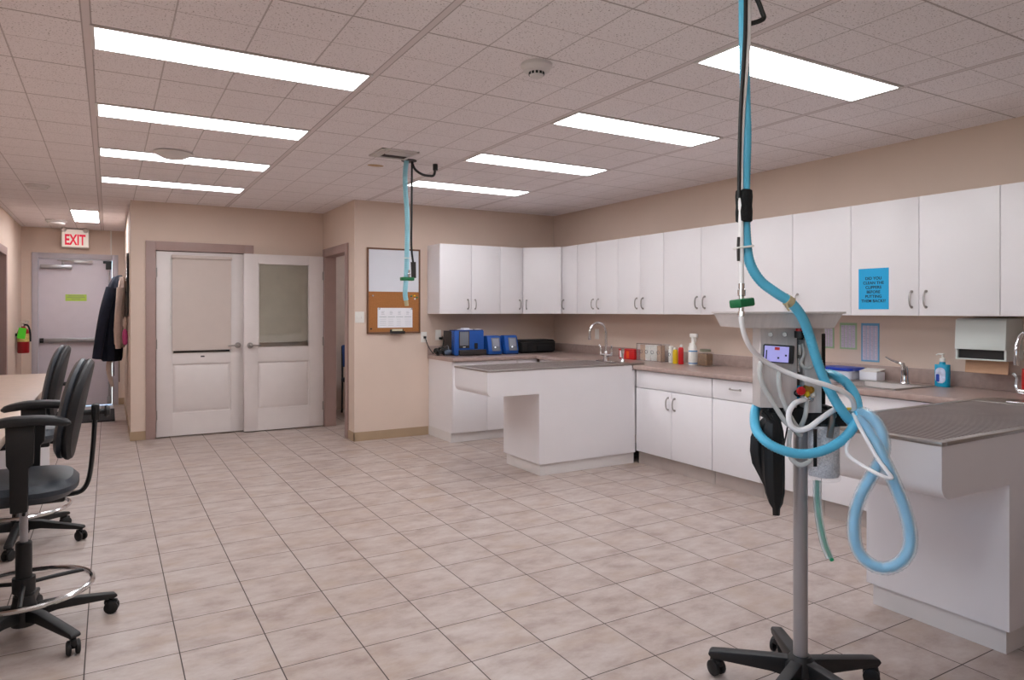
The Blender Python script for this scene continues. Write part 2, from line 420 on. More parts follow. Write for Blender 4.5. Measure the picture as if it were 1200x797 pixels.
# left wall: a door near the hall end, a daylight window towards the camera end
WY0, WY1, WZ0, WZ1 = -0.6, 1.9, 1.0, 2.15
LD0, LD1, LDH = 9.1, 9.98, 2.05
struct('wall_left', MB().box(XL - T, XL, YN, WY0, 0, CEIL).box(XL - T, XL, WY0, WY1, 0, WZ0).box(XL - T, XL, WY0, WY1, WZ1, CEIL).box(XL - T, XL, WY1, LD0, 0, CEIL)
       .box(XL - T, XL, LD0, LD1, LDH, CEIL).box(XL - T, XL, LD1, YF, 0, CEIL), M_wall)
struct('wall_near', MB().box(XL - T, XR + T, YN - T, YN, 0, CEIL), M_wall)
wf = MB()
for a, b in ((WY0, WY0 + 0.05), (WY1 - 0.05, WY1), ((WY0 + WY1) / 2 - 0.03, (WY0 + WY1) / 2 + 0.03)): wf.box(XL - T + 0.02, XL + 0.012, a, b, WZ0, WZ1)
for a, b in ((WZ0, WZ0 + 0.05), (WZ1 - 0.05, WZ1)): wf.box(XL - T + 0.02, XL + 0.012, WY0, WY1, a, b)
w1 = struct('window_1', wf, M_plastic_w)
struct('pane', MB().box(XL - 0.07, XL - 0.064, WY0 + 0.05, WY1 - 0.05, WZ0 + 0.05, WZ1 - 0.05), M_glass, w1)
# baseboards
bh = 0.095
struct('baseboard_back', MB().box(XS - 0.008, 3.085, YB - 0.008, YB, 0, bh).box(XS - 0.008, XS, YB - 0.008, SD0 - 0.075, 0, bh), M_base)
struct('baseboard_middle', MB().box(XH - 0.008, D1a - 0.075, YD - 0.008, YD, 0, bh).box(XH - 0.008, XH, YD, YF, 0, bh), M_base)
struct('baseboard_far', MB().box(XL, ED0 - 0.07, YF - 0.008, YF, 0, bh).box(ED1 + 0.07, XH - 0.01, YF - 0.008, YF, 0, bh), M_base)
struct('baseboard_left', MB().box(XL, XL + 0.008, WY1, LD0 - 0.08, 0, bh).box(XL, XL + 0.008, LD1 + 0.08, YF - 0.01, 0, bh), M_base)
# door trims
def trimY(name, xa, xb, h, y, w, m, th=0.018, e=0.012):
    b = MB()
    b.box(xa - w, xa + e, y - th, y - 0.0005, 0, h + w, 0.003).box(xb - e, xb + w, y - th, y - 0.0005, 0, h + w, 0.003).box(xa + e, xb - e, y - th, y - 0.0005, h - e, h + w, 0.003)
    b.box(xa + 0.0005, xa + e, y, y + T, 0, h - e).box(xb - e, xb - 0.0005, y, y + T, 0, h - e).box(xa + 0.0005, xb - 0.0005, y, y + T, h - e, h - 0.0005)
    return struct(name, b, m)
def trimX(name, x0, x1, face, ya, yb, h, w, m, e=0.012):
    """face: x range of the casing on the room side"""
    b = MB()
    f0, f1 = face
    b.box(f0, f1, ya - w, ya + e, 0, h + w, 0.003).box(f0, f1, yb - e, yb + w, 0, h + w, 0.003).box(f0, f1, ya + e, yb - e, h - e, h + w, 0.003)
    b.box(x0, x1, ya + 0.0005, ya + e, 0, h - e).box(x0, x1, yb - e, yb - 0.0005, 0, h - e).box(x0, x1, ya + 0.0005, yb - 0.0005, h - e, h - 0.0005)
    return struct(name, b, m)
trimY('trim_1', D1a, D1b, D1H, YD, 0.085, M_trim)
trimY('trim_2', ED0, ED1, EDH, YF, 0.065, M_grey_trim)
trimX('trim_3', XS, XS + T, (XS - 0.018, XS - 0.0005), SD0, SD1, SDH, 0.08, M_trim)
trimX('trim_4', XL - T, XL, (XL + 0.0005, XL + 0.018), LD0, LD1, LDH, 0.08, M_trim)
struct('door_4', MB().box(XL - 0.09, XL - 0.05, LD0 + 0.014, LD1 - 0.014, 0.008, LDH - 0.014, 0.002), mat('brown_door', (120, 92, 84), 0.5))
# side room seen through the doorway
struct('wall_side_room', MB().box(XS + T, XR, 9.6, 9.7, 0, CEIL), mat('side_room_wall', (216, 198, 188), 0.75))

# ---- panelled half-glazed door leaf, local: hinge side x=0..w, face at y=0 (towards viewer -y), thickness +y
def door_leaf(name, x0, x1, y, z0, z1, glass, flip, th=0.042):
    g0, g1, gz0, gz1 = glass
    pz0, pz1 = 0.26, 0.80
    b = MB()
    # stiles and rails around the glazing and the lower panel
    b.box(x0, g0, y, y + th, z0, z1, 0.0015).box(g1, x1, y, y + th, z0, z1, 0.0015)
    b.box(g0, g1, y, y + th, gz1, z1).box(g0, g1, y, y + th, pz1, gz0).box(g0, g1, y, y + th, z0, pz0)
    # raised lower panel: recess, slope and field
    b.box(g0, g1, y + 0.018, y + th - 0.012, pz0, pz1)
    t = bmesh.new()
    o_ = [(g0 + 0.012, pz0 + 0.012), (g1 - 0.012, pz0 + 0.012), (g1 - 0.012, pz1 - 0.012), (g0 + 0.012, pz1 - 0.012)]
    i_ = [(g0 + 0.04, pz0 + 0.04), (g1 - 0.04, pz0 + 0.04), (g1 - 0.04, pz1 - 0.04), (g0 + 0.04, pz1 - 0.04)]
    A = [t.verts.new((p[0], y + 0.0178, p[1])) for p in o_]; B = [t.verts.new((p[0], y + 0.001, p[1])) for p in i_]
    t.faces.new(B)
    for i in range(4): j = (i + 1) % 4; t.faces.new((A[i], A[j], B[j], B[i]))
    bmesh.ops.recalc_face_normals(t, faces=t.faces[:]); b._merge(t)
    # glazing bead
    for (a0, a1, c0, c1) in ((g0, g0 + 0.012, gz0, gz1), (g1 - 0.012, g1, gz0, gz1), (g0, g1, gz0, gz0 + 0.012), (g0, g1, gz1 - 0.012, gz1)): b.box(a0, a1, y - 0.004, y + 0.012, c0, c1, 0.002)
    d = struct(name, b, M_door)
    struct('pane', MB().box(g0 + 0.002, g1 - 0.002, y + 0.016, y + 0.022, gz0 + 0.002, gz1 - 0.002), M_glass, d)
    hx = x1 - 0.065 if not flip else x0 + 0.065
    sgn = -1 if not flip else 1
    hz = 0.99
    hb = MB().cyl((hx, y, hz), (hx, y - 0.012, hz), 0.034, 0.032, 24).cyl((hx, y - 0.012, hz), (hx, y - 0.05, hz), 0.014, 0.014).sphere((hx, y - 0.045, hz), 0.020)
    hb.tube([(hx, y - 0.05, hz), (hx + sgn * 0.03, y - 0.054, hz + 0.002), (hx + sgn * 0.07, y - 0.052, hz), (hx + sgn * 0.11, y - 0.048, hz - 0.004)], lambda u: 0.0105 - 0.003 * u, 10, 5)
    struct('lever_handle', hb, M_nickel, d)
    hxx = x0 - 0.004 if not flip else x1 + 0.004
    for z in (0.25, 1.02, 1.8):
        struct('hinge', MB().cyl((hxx, y - 0.006, z - 0.05), (hxx, y - 0.006, z + 0.05), 0.008, seg=12).box(hxx - 0.016, hxx + 0.012, y - 0.001, y + 0.004, z - 0.05, z + 0.05), M_nickel, d)
    return d
YD1 = YD + 0.012
d1 = door_leaf('door_1', 0.446, 1.339, YD1, 0.012, 2.032, (0.60, 1.20, 0.905, 1.955), False)
struct('blind_cassette', MB().box(0.59, 1.21, YD1 - 0.04, YD1 - 0.003, 1.955, 1.995, 0.008), M_blind, d1)
struct('blind', MB().box(0.60, 1.20, YD1 - 0.022, YD1 - 0.020, 0.955, 1.96).box(0.60, 1.20, YD1 - 0.028, YD1 - 0.014, 0.945, 0.96, 0.003), M_blind, d1)
struct('blind_chain_clip', MB().box(0.578, 0.592, YD1 - 0.02, YD1 - 0.002, 1.14, 1.22, 0.003).cyl((0.585, YD1 - 0.012, 1.16), (0.585, YD1 - 0.012, 1.97), 0.0025, seg=8), M_plastic_w, d1)
struct('latch_label', MB().box(0.885, 0.925, YD1 - 0.003, YD1 + 0.001, 0.868, 0.882), M_black, d1)
# door 2 is the side-room door, swung open flat against the middle wall
YD2 = YD - 0.092
d2 = door_leaf('door_2', 1.325, 2.222, YD2, 0.012, 2.032, (1.475, 2.055, 0.955, 1.93), True)
struct('blind', MB().box(1.475, 2.055, YD2 + 0.028, YD2 + 0.030, 1.025, 1.93).box(1.475, 2.055, YD2 + 0.024, YD2 + 0.034, 1.015, 1.03, 0.003), M_blind2, d2)

# exit door at the hall end
ed = struct('door_3', MB().box(ED0 + 0.015, ED1 - 0.015, YF + 0.012, YF + 0.056, 0.012, EDH - 0.015, 0.002), M_exit_door)
bz = 0.965
struct('panic_bar', MB().box(-0.82, 0.0, YF - 0.03, YF + 0.012, bz - 0.03, bz + 0.03, 0.006).box(-0.5, -0.02, YF - 0.06, YF - 0.03, bz - 0.022, bz + 0.022, 0.006), M_alu, ed)
struct('panic_bar_end', MB().box(-0.835, -0.79, YF - 0.045, YF + 0.012, bz - 0.033, bz + 0.033, 0.005), M_black, ed)
struct('vertical_rod', MB().cyl((0.005, YF - 0.012, 0.1), (0.005, YF - 0.012, 2.02), 0.012, seg=12).box(-0.02, 0.03, YF - 0.03, YF + 0.012, 0.02, 0.13, 0.004), M_alu, ed)
struct('top_latch', MB().box(-0.035, 0.035, YF - 0.04, YF + 0.012, 1.99, 2.10, 0.006).box(-0.07, 0.04, YF - 0.03, YF, 2.075, 2.11, 0.004), M_black, ed)
struct('door_closer', MB().box(-0.83, -0.45, YF - 0.06, YF + 0.012, 1.985, 2.04, 0.008).cyl((-0.56, YF - 0.035, 1.985), (-0.56, YF - 0.035, 2.075), 0.016), M_alu, ed)
struct('closer_arm', MB().box(-0.58, -0.2, YF - 0.065, YF - 0.045, 2.082, 2.097, 0.003, Matrix.Translation((-0.56, YF - 0.05, 2.09)) @ Matrix.Rotation(0.02, 4, 'Y') @ Matrix.Translation((0.56, -(YF - 0.05), -2.09))).box(-0.63, -0.2, YF - 0.04, YF - 0.022, 2.098, 2.108, 0.003), M_nickel, ed)
nt = struct('notice', MB().box(-0.535, -0.275, YF + 0.0100, YF + 0.0125, 1.525, 1.62), M_limepaper, ed)
tb = MB()
for i, (a, b_) in enumerate(((-0.50, -0.31), (-0.515, -0.295), (-0.46, -0.35))): tb.box(a, b_, YF + 0.0092, YF + 0.0102, 1.597 - i * 0.022, 1.602 - i * 0.022)
struct('notice_text', tb, M_line, ed)

# ceiling-level conduit above the exit door
struct('trim_5', MB().box(0.022, 0.04, YF - 0.016, YF, EDH + 0.065, CEIL, 0.003), M_plastic_w)

# ------------------------------------------------------------------ ceiling things
first = None
def troffer(cx, cy, label, group):
    global first
    if first is None:
        t = thing('ceiling_light', label, 'ceiling light', (cx, cy, CEIL), 0, group, local=True)
        fr = MB()
        for a in ((-0.605, 0.605, -0.152, -0.134), (-0.605, 0.605, 0.134, 0.152), (-0.605, -0.587, -0.134, 0.134), (0.587, 0.605, -0.134, 0.134)): fr.box(a[0], a[1], a[2], a[3], -0.006, -0.0005, 0.001)
        part('frame', fr, M_ceilw, t)
        part('diffuser', MB().box(-0.587, 0.587, -0.134, 0.134, -0.0045, -0.001), M_lamp, t)
        first = t; return t
    return dup(first, (cx, cy, CEIL), label, group)
lx = RX0 + RPX / 2; rx = RX0 + 2.5 * RPX
GL = 'long recessed ceiling lights'
names = ['fluorescent panel nearest the camera in the left row', 'second fluorescent panel in the left row', 'third fluorescent panel in the left row, beside the white dome', 'farthest fluorescent panel in the left row, by the white doors']
for i in range(4): troffer(lx, 3.476 + RPX * i, 'long ' + names[i], GL)
names = ['wide bright fluorescent panel behind the near hanging hoses', 'fluorescent panel right of the smoke detector, second in the right row', 'third fluorescent panel in the right row', 'farthest fluorescent panel in the right row, behind the far hanging hose']
for i in range(4): troffer(rx, 2.245 + RPX * i, names[i], GL)
for i in range(2): troffer(lx, 2.08 - RPX * i, 'fluorescent panel overhead, behind the camera on the left', GL)
# side-room lamp and hall lamp
t = dup(first, (-0.245, 10.1, CEIL), 'short looking ceiling light panel in the hall above the exit sign', GL, rotz=PI / 2)
for ch in t.children:
    if ch.name.startswith('diffuser'): ch.data = ch.data.copy(); ch.data.materials[0] = M_lamp_hall
dup(first, (3.6, 8.4, CEIL), 'ceiling light panel of the side room behind the doorway', GL)

def lathe_thing(name, prof, c, m, label, cat, group=None): return single(name, MB().lathe(prof, c), m, label, cat, group)
sd = thing('smoke_detector', 'white smoke detector with dark slots on the ceiling tiles', 'smoke detector', (1.765, 2.79, CEIL))
part('base', MB().lathe([(0, 0), (0.075, 0), (0.075, -0.014), (0.068, -0.02), (0.062, -0.034), (0.04, -0.04), (0, -0.041)], (1.765, 2.79, CEIL - 0.0005)), M_ceilw, sd)
part('sensor_cap', MB().lathe([(0.036, 0.02), (0.036, 0), (0.03, -0.012), (0, -0.013)], (1.765, 2.79, CEIL - 0.05)), M_ceilw, sd)
sv = MB()
for k in range(12):
    a = 2 * PI * k / 12; sv.box(-0.006, 0.006, 0.0335, 0.0375, CEIL - 0.053, CEIL - 0.041, 0, Matrix.Translation((1.765, 2.79, 0)) @ Matrix.Rotation(a, 4, 'Z'))
part('slots', sv, M_black, sd)
lathe_thing('ceiling_dome', [(0, 0), (0.135, 0), (0.135, -0.008), (0.11, -0.02), (0.07, -0.04), (0, -0.05)], (0.415, 5.70, CEIL - 0.006), M_ceilw, 'shallow white dome on the ceiling beside the third left light', 'ceiling dome')
pr = [(0, 0), (0.10, 0), (0.10, -0.012), (0.085, -0.016), (0.08, -0.03), (0.06, -0.034), (0, -0.035)]
lathe_thing('ceiling_diffuser', pr, (-0.575, 7.83, CEIL - 0.0005), M_ceilw, 'round white ceiling diffuser at left, short of the hall', 'ceiling diffuser')
lathe_thing('hall_detector', [(0, 0), (0.12, 0), (0.12, -0.02), (0.10, -0.03), (0.095, -0.055), (0.06, -0.065), (0, -0.066)], (-0.585, 10.7, CEIL - 0.0005), M_ceilw, 'round white ceiling unit beside the hall light above the exit sign', 'ceiling diffuser')
# air grille with four-way louvres
vt = thing('ceiling_vent', 'square white air vent with slanted louvres beside the far hanging hose', 'vent', (1.845, 4.91, CEIL))
vb = MB()
x0, x1, y0, y1 = 1.70, 1.99, 4.765, 5.055
for a in ((x0, x1, y0, y0 + 0.02), (x0, x1, y1 - 0.02, y1), (x0, x0 + 0.02, y0, y1), (x1 - 0.02, x1, y0, y1)): vb.box(a[0], a[1], a[2], a[3], CEIL - 0.010, CEIL - 0.0005, 0.002)
part('frame', vb, M_ceilw, vt)
lv = MB()
for k in range(5):
    yy = y0 + 0.035 + k * 0.025; lv.box(x0 + 0.075, x1 - 0.02, yy, yy + 0.012, CEIL - 0.014, CEIL - 0.003, 0, None)
for k in range(3):
    xx = x0 + 0.022 + k * 0.017; lv.box(xx, xx + 0.009, y0 + 0.02, y1 - 0.02, CEIL - 0.014, CEIL - 0.003)
part('louvres', lv, M_ceilw, vt)
part('duct_opening', MB().box(x0 + 0.02, x1 - 0.02, y0 + 0.02, y1 - 0.02, CEIL - 0.003, CEIL - 0.0008), mat('dark_duct', (70, 62, 60), 0.9), vt)
o = struct('ceiling_stain', MB().lathe([(0, 0), (0.055, 0), (0.055, -0.0008), (0, -0.0009)], (1.867, 5.39, CEIL - 0.0002), sx=1.2, sy=0.8), M_stain)

# far hanging hose
fx, fy = 2.01, 5.075
t = thing('hanging_scavenging_hose', 'pale blue hose hanging from the ceiling in front of the bulletin board', 'hose', (fx, fy, CEIL))
part('ceiling_collar', MB().lathe([(0, 0), (0.06, 0), (0.06, -0.006), (0, -0.0065)], (fx + 0.02, fy, CEIL - 0.0005)), M_black, t)
hp = [(fx, fy, CEIL), (fx - 0.012, fy, 2.45), (fx - 0.008, fy, 2.3), (fx + 0.006, fy, 2.1), (fx + 0.003, fy, 1.85), (fx - 0.003, fy, 1.65), (fx - 0.012, fy, 1.52), (fx - 0.004, fy, 1.46)]
part('blue_hose', MB().tube(hp, 0.020, 12, 10, 0.10, 0.012), M_hose2, t)
part('hose_tip', MB().cyl((fx - 0.005, fy, 1.465), (fx + 0.002, fy, 1.42), 0.0165, 0.0155), M_tape, t)
part('black_cable', MB().tube([(fx + 0.045, fy, CEIL), (fx + 0.043, fy, 2.2), (fx + 0.040, fy, 1.9), (fx + 0.055, fy, 1.76)], 0.0085, 8, 8), M_black, t)
part('cable_socket', MB().cyl((fx + 0.056, fy, 1.765), (fx + 0.060, fy, 1.64), 0.021, 0.019, 14), M_charcoal, t)
part('quick_connector', MB().box(fx - 0.045, fx + 0.055, fy - 0.03, fy + 0.03, 1.618, 1.645, 0.006), M_green, t)
part('connector_nipple', MB().cyl((fx + 0.012, fy - 0.025, 1.645), (fx + 0.012, fy - 0.025, 1.70), 0.008).sphere((fx + 0.012, fy - 0.025, 1.67), 0.012), M_chrome, t)
part('cable_tie', MB().box(fx - 0.026, fx + 0.03, fy - 0.026, fy - 0.018, 1.79, 1.796), M_plastic_w, t)
part('suspension_arm', MB().tube([(fx + 0.045, fy, CEIL - 0.005), (fx + 0.07, fy + 0.005, 2.50), (fx + 0.13, fy + 0.01, 2.465), (fx + 0.20, fy + 0.02, 2.46), (fx + 0.245, fy + 0.025, 2.475), (fx + 0.255, fy + 0.025, CEIL)], 0.010, 8, 6).cyl((fx + 0.255, fy + 0.025, CEIL - 0.0005), (fx + 0.255, fy + 0.025, CEIL - 0.05), 0.02), M_black, t)

# ------------------------------------------------------------------ exit sign
t = thing('exit_sign', 'lit exit sign with two lamp heads above the hall door', 'exit sign', (-0.40, 11.66, 2.24))
sy = 11.60
part('housing', MB().box(-0.575, -0.245, sy + 0.006, YF - 0.001, 2.285, 2.545, 0.004), M_plastic_w, t)
part('face', MB().box(-0.565, -0.255, sy, sy + 0.006, 2.295, 2.535, 0.002), M_exitface, t)
part('letters', MB().text('EXIT', 0.205, face_negY(-0.412, sy - 0.001, 2.385) @ Matrix.Scale(1.0, 4), 0.001, 0.006, 0.60), M_exitred, t, 'red EXIT letters')
for x in (-0.545, -0.285):
    l = part('lamp_head', MB().lathe([(0, 0.05), (0.02, 0.045), (0.034, 0.02), (0.036, 0), (0.03, -0.002), (0, -0.004)], (x, sy - 0.035, 2.53), 18, Matrix.Rotation(PI / 2 + 0.35, 4, 'X')), M_plastic_w, t)
    part('lamp_lens', MB().lathe([(0, 0), (0.03, 0), (0.028, -0.006), (0, -0.008)], (x, sy - 0.037, 2.528), 18, Matrix.Rotation(PI / 2 + 0.35, 4, 'X')), M_chrome, l)

# ------------------------------------------------------------------ hall things
ey = 11.05; ex = XL + 0.085
t = thing('fire_extinguisher', 'red fire extinguisher with green tag hung on the hall wall', 'fire extinguisher', (ex, ey, 0.83))
part('cylinder', MB().lathe([(0, 0), (0.06, 0), (0.068, 0.015), (0.068, 0.27), (0.055, 0.31), (0.025, 0.335), (0.022, 0.35), (0, 0.35)], (ex, ey, 0.83)), M_redext, t)
part('valve', MB().cyl((ex, ey, 1.17), (ex, ey, 1.22), 0.016).box(ex - 0.015, ex + 0.05, ey - 0.012, ey + 0.012, 1.20, 1.215, 0.003).box(ex - 0.02, ex + 0.06, ey - 0.01, ey + 0.01, 1.23, 1.245, 0.003), M_chrome, t)
part('hose', MB().tube([(ex, ey, 1.2), (ex + 0.05, ey - 0.02, 1.19), (ex + 0.075, ey - 0.025, 1.10), (ex + 0.078, ey - 0.02, 0.98)], 0.011, 8, 6), M_blackrub, t)
part('instruction_label', MB().lathe([(0.0685, 0), (0.0690, 0.005), (0.0690, 0.10), (0.0685, 0.105)], (ex, ey, 0.98)), mat('yellow_label', (206, 186, 110), 0.5, var=0.2, scale=60), t)
part('bracket', MB().box(XL, ex, ey - 0.03, ey + 0.03, 1.05, 1.09), M_black, t)
part('green_tag', MB().box(ex - 0.05, ex + 0.035, ey - 0.085, ey - 0.082, 1.02, 1.16, 0, Matrix.Translation((ex, ey, 1.1)) @ Matrix.Rotation(0.15, 4, 'Y') @ Matrix.Translation((-ex, -ey, -1.1))), M_lime, t)
single('floor_mat', MB().box(-0.75, 0.07, 10.0, 11.2, 0.0, 0.014, 0.004), M_mat, 'black ribbed floor mat lying before the hall exit door', 'mat')
# mirror on the hall wall, edge on
t = thing('wall_mirror', 'tall rounded dark framed mirror on the right hall wall', 'mirror', (XH, 9.30, 1.3))
def rrect(w, h, r, n=6):
    p = []
    for cx, cy, a0 in ((w / 2 - r, h / 2 - r, 0), (-w / 2 + r, h / 2 - r, PI / 2), (-w / 2 + r, -h / 2 + r, PI), (w / 2 - r, -h / 2 + r, 1.5 * PI)):
        for k in range(n + 1): a = a0 + k * PI / 2 / n; p.append((cx + r * math.cos(a), cy + r * math.sin(a)))
    return p
part('frame', MB().prism([(9.30 + p[0], 1.69 + p[1]) for p in rrect(0.42, 0.74, 0.15)], 'x', XH - 0.022, XH - 0.0005, 0.003), M_black, t)
part('mirror_glass', MB().prism([(9.30 + p[0], 1.69 + p[1]) for p in rrect(0.36, 0.68, 0.12)], 'x', XH - 0.0245, XH - 0.0215), M_mirror, t)
# coat hooks and coats
t = thing('coat_hook_rail', 'dark coat hook rail on the right hall wall', 'coat rack', (XH, 9.9, 1.72))
part('rail', MB().box(XH - 0.02, XH - 0.0005, 9.55, 10.35, 1.72, 1.79, 0.004), M_wood, t)
for y in (9.66, 9.84, 10.02, 10.2):
    part('hook', MB().tube([(XH - 0.015, y, 1.755), (XH - 0.06, y, 1.745), (XH - 0.085, y, 1.77), (XH - 0.085, y, 1.80)], 0.006, 8, 5), M_nickel, t)
def wob(n, a, ph): return lambda th: 1 + a * math.sin(n * th + ph) + 0.5 * a * math.sin((2 * n + 1) * th + 2 * ph)
def coat(cx0, y, secs): return MB().loft([((c, y + dy, z), rx_, ry_, wob(5, 0.09, ph)) for (c, dy, z, rx_, ry_, ph) in secs], 40)
jy = 9.98
t = thing('navy_jacket', 'dark navy jacket hanging from the hall hooks', 'jacket', (0.1, jy, 0.75))
part('body', coat(0.1, jy, [(0.120, 0, 1.83, 0.02, 0.03, 0), (0.105, 0, 1.80, 0.06, 0.08, .2), (0.085, 0, 1.70, 0.085, 0.15, .4), (0.072, 0, 1.55, 0.10, 0.18, .7), (0.055, 0, 1.35, 0.115, 0.19, 1.0), (0.035, 0, 1.15, 0.125, 0.19, 1.3), (0.02, 0, 0.95, 0.125, 0.19, 1.5), (0.02, 0, 0.80, 0.12, 0.18, 1.6), (0.03, 0, 0.76, 0.10, 0.16, 1.6)]), M_navy, t)
part('sleeve', MB().tube([(0.03, jy - 0.14, 1.66), (-0.035, jy - 0.19, 1.40), (-0.085, jy - 0.21, 1.10), (-0.125, jy - 0.20, 0.80)], lambda u: 0.062 - 0.012 * u, 14, 8), M_navy, t)
part('strap', MB().box(0.055, 0.063, jy - 0.13, jy - 0.105, 0.58, 0.80), M_black, t); part('strap', MB().box(0.11, 0.118, jy - 0.12, jy - 0.095, 0.50, 0.80), M_black, t)
cy_ = 9.66
t = thing('cream_coat', 'short cream coat hanging in front of the navy jacket', 'coat', (0.13, cy_, 0.95))
part('body', coat(0.13, cy_, [(0.140, 0, 1.80, 0.015, 0.025, 0), (0.142, 0, 1.74, 0.035, 0.06, .4), (0.135, 0, 1.55, 0.050, 0.08, .9), (0.125, 0, 1.35, 0.062, 0.085, 1.2), (0.118, 0, 1.15, 0.068, 0.085, 1.8), (0.120, 0, 0.98, 0.062, 0.07, 2.2), (0.125, 0, 0.94, 0.04, 0.05, 2.4)]), M_cream, t)
part('sleeve', MB().tube([(0.125, cy_ - 0.08, 1.66), (0.105, cy_ - 0.12, 1.40), (0.095, cy_ - 0.12, 1.12), (0.10, cy_ - 0.11, 0.93)], lambda u: 0.042 - 0.012 * u, 12, 8), M_cream, t)
part('pale_sash', MB().tube([(0.03, 9.95, 0.86), (0.0, 9.93, 0.66), (0.04, 9.93, 0.44)], lambda u: 0.035 - 0.015 * u, 10, 6, flat=0.5), M_cream, bpy.data.objects['navy_jacket'])
t = thing('pink_pouch', 'small pink pouch with a pale cloth hanging beside the cream coat', 'pouch', (0.17, 9.40, 0.98))
part('pouch', MB().loft([((0.168, 9.40, z), a, a * 1.2, wob(3, 0.08, z * 9)) for z, a in ((0.98, 0.012), (1.0, 0.024), (1.08, 0.030), (1.14, 0.025), (1.17, 0.008))], 16), M_pink, t)
part('pale_cloth', MB().loft([((0.168, 9.40, z), a, a * 1.3, wob(3, 0.12, z * 12)) for z, a in ((1.165, 0.01), (1.22, 0.026), (1.27, 0.022), (1.31, 0.008))], 16), M_cream, t)
part('cord', MB().tube([(0.168, 9.40, 1.30), (0.172, 9.48, 1.55), (0.185, 9.545, 1.73)], 0.004, 6, 4), M_black, t)

# ------------------------------------------------------------------ cabinets
GU = 'white wall cabinets'
def pull(mb, p, axis, out, L=0.10):
    """arched bar pull centred at p; axis 'z' vertical or 'y'/'x' horizontal; out = outward unit vector"""
    p = Vector(p); o_ = Vector(out); a = Vector({'z': (0, 0, 1), 'y': (0, 1, 0), 'x': (1, 0, 0)}[axis])
    pts = [p - a * L / 2, p - a * (L * 0.44) + o_ * 0.018, p - a * (L * 0.2) + o_ * 0.028, p + a * (L * 0.2) + o_ * 0.028, p + a * (L * 0.44) + o_ * 0.018, p + a * L / 2]
    mb.tube(pts, 0.0052, 8, 5)
    for q in (pts[0], pts[-1]): mb.cyl(q, q + o_ * 0.006, 0.009, seg=10)
    return mb
UZ0, UZ1 = 1.35, 2.11; UX = 4.45; UY = 6.82; DT = 0.018; g = 0.0018
def upper_right(y0, y1, doors, label):
    t = thing('wall_cabinet', label, 'cabinet', ((UX + XR) / 2, (y0 + y1) / 2, UZ0), 0, GU)
    part('body', MB().box(UX + DT + 0.001, XR - 0.001, y0 + 0.0008, y1 - 0.0008, UZ0, UZ1), M_white, t)
    for a, b_, hside in doors:
        d = part('door', MB().box(UX, UX + DT, a + g, b_ - g, UZ0 + 0.001, UZ1 - 0.001, 0.0012), M_white, t)
        hy = a + 0.045 if hside < 0 else b_ - 0.045
        part('handle', pull(MB(), (UX, hy, UZ0 + 0.105), 'z', (-1, 0, 0)), M_nickel, d)
upper_right(6.20, 6.50, [(6.205, 6.50, 1)], 'narrow single-door wall cabinet next to the corner cabinet')
upper_right(5.496, 6.20, [(5.86, 6.20, -1), (5.496, 5.86, 1)], 'double wall cabinet above the tall faucet, second from the corner')
upper_right(4.83, 5.496, [(5.158, 5.496, -1), (4.83, 5.158, 1)], 'double wall cabinet above the red box')
upper_right(3.90, 4.83, [(4.36, 4.83, -1), (3.90, 4.36, 1)], 'double wall cabinet above the spray bottle, left of the near hose')
upper_right(2.955, 3.90, [(3.428, 3.90, -1), (2.955, 3.428, 1)], 'double wall cabinet behind the machine tray')
upper_right(2.025, 2.955, [(2.488, 2.955, -1), (2.025, 2.488, 1)], 'double wall cabinet with the blue notice on its left door')
upper_right(1.10, 2.025, [(1.56, 2.025, -1), (1.10, 1.56, 1)], 'wall cabinet cut by the right edge, above the red canister')
def upper_back(x0, x1, doors, label):
    t = thing('wall_cabinet', label, 'cabinet', ((x0 + x1) / 2, (UY + YB) / 2, UZ0), 0, GU)
    part('body', MB().box(x0 + 0.0008, x1 - 0.0008, UY + DT + 0.001, YB - 0.001, UZ0, UZ1), M_white, t)
    for a, b_, hside in doors:
        d = part('door', MB().box(a + g, b_ - g, UY, UY + DT, UZ0 + 0.001, UZ1 - 0.001, 0.0012), M_white, t)
        hx = a + 0.045 if hside < 0 else b_ - 0.045
        part('handle', pull(MB(), (hx, UY, UZ0 + 0.105), 'z', (0, -1, 0)), M_nickel, d)
upper_back(3.08, 3.828, [(3.08, 3.464, 1), (3.464, 3.828, -1)], 'double wall cabinet at the left end above the big analyzer')
upper_back(3.828, 4.13, [(3.828, 4.128, 1)], 'single-door wall cabinet left of the corner cabinet')
# diagonal corner cabinet
t = thing('corner_wall_cabinet', 'diagonal corner wall cabinet above the black case', 'cabinet', (4.5, 6.9, UZ0), 0, GU)
part('body', MB().prism([(4.135, UY + 0.012), (4.135, YB - 0.001), (XR - 0.001, YB - 0.001), (XR - 0.001, 6.505), (UX + 0.012, 6.505)], 'z', UZ0, UZ1), M_white, t)
dx, dy_ = UX - 4.13, 6.50 - UY; L = math.hypot(dx, dy_); ang = math.atan2(dy_, dx)
DM = Matrix.Translation((4.13, UY, 0)) @ Matrix.Rotation(ang, 4, 'Z')
dd = part('door', MB().box(0.004, L - 0.004, -0.012, 0.004, UZ0 + 0.001, UZ1 - 0.001, 0.0012, DM), M_white, t)
hb = pull(MB(), (0.045, -0.012, UZ0 + 0.105), 'z', (0, -1, 0)); bmesh.ops.transform(hb.bm, matrix=DM, verts=hb.bm.verts)
part('handle', hb, M_nickel, dd)

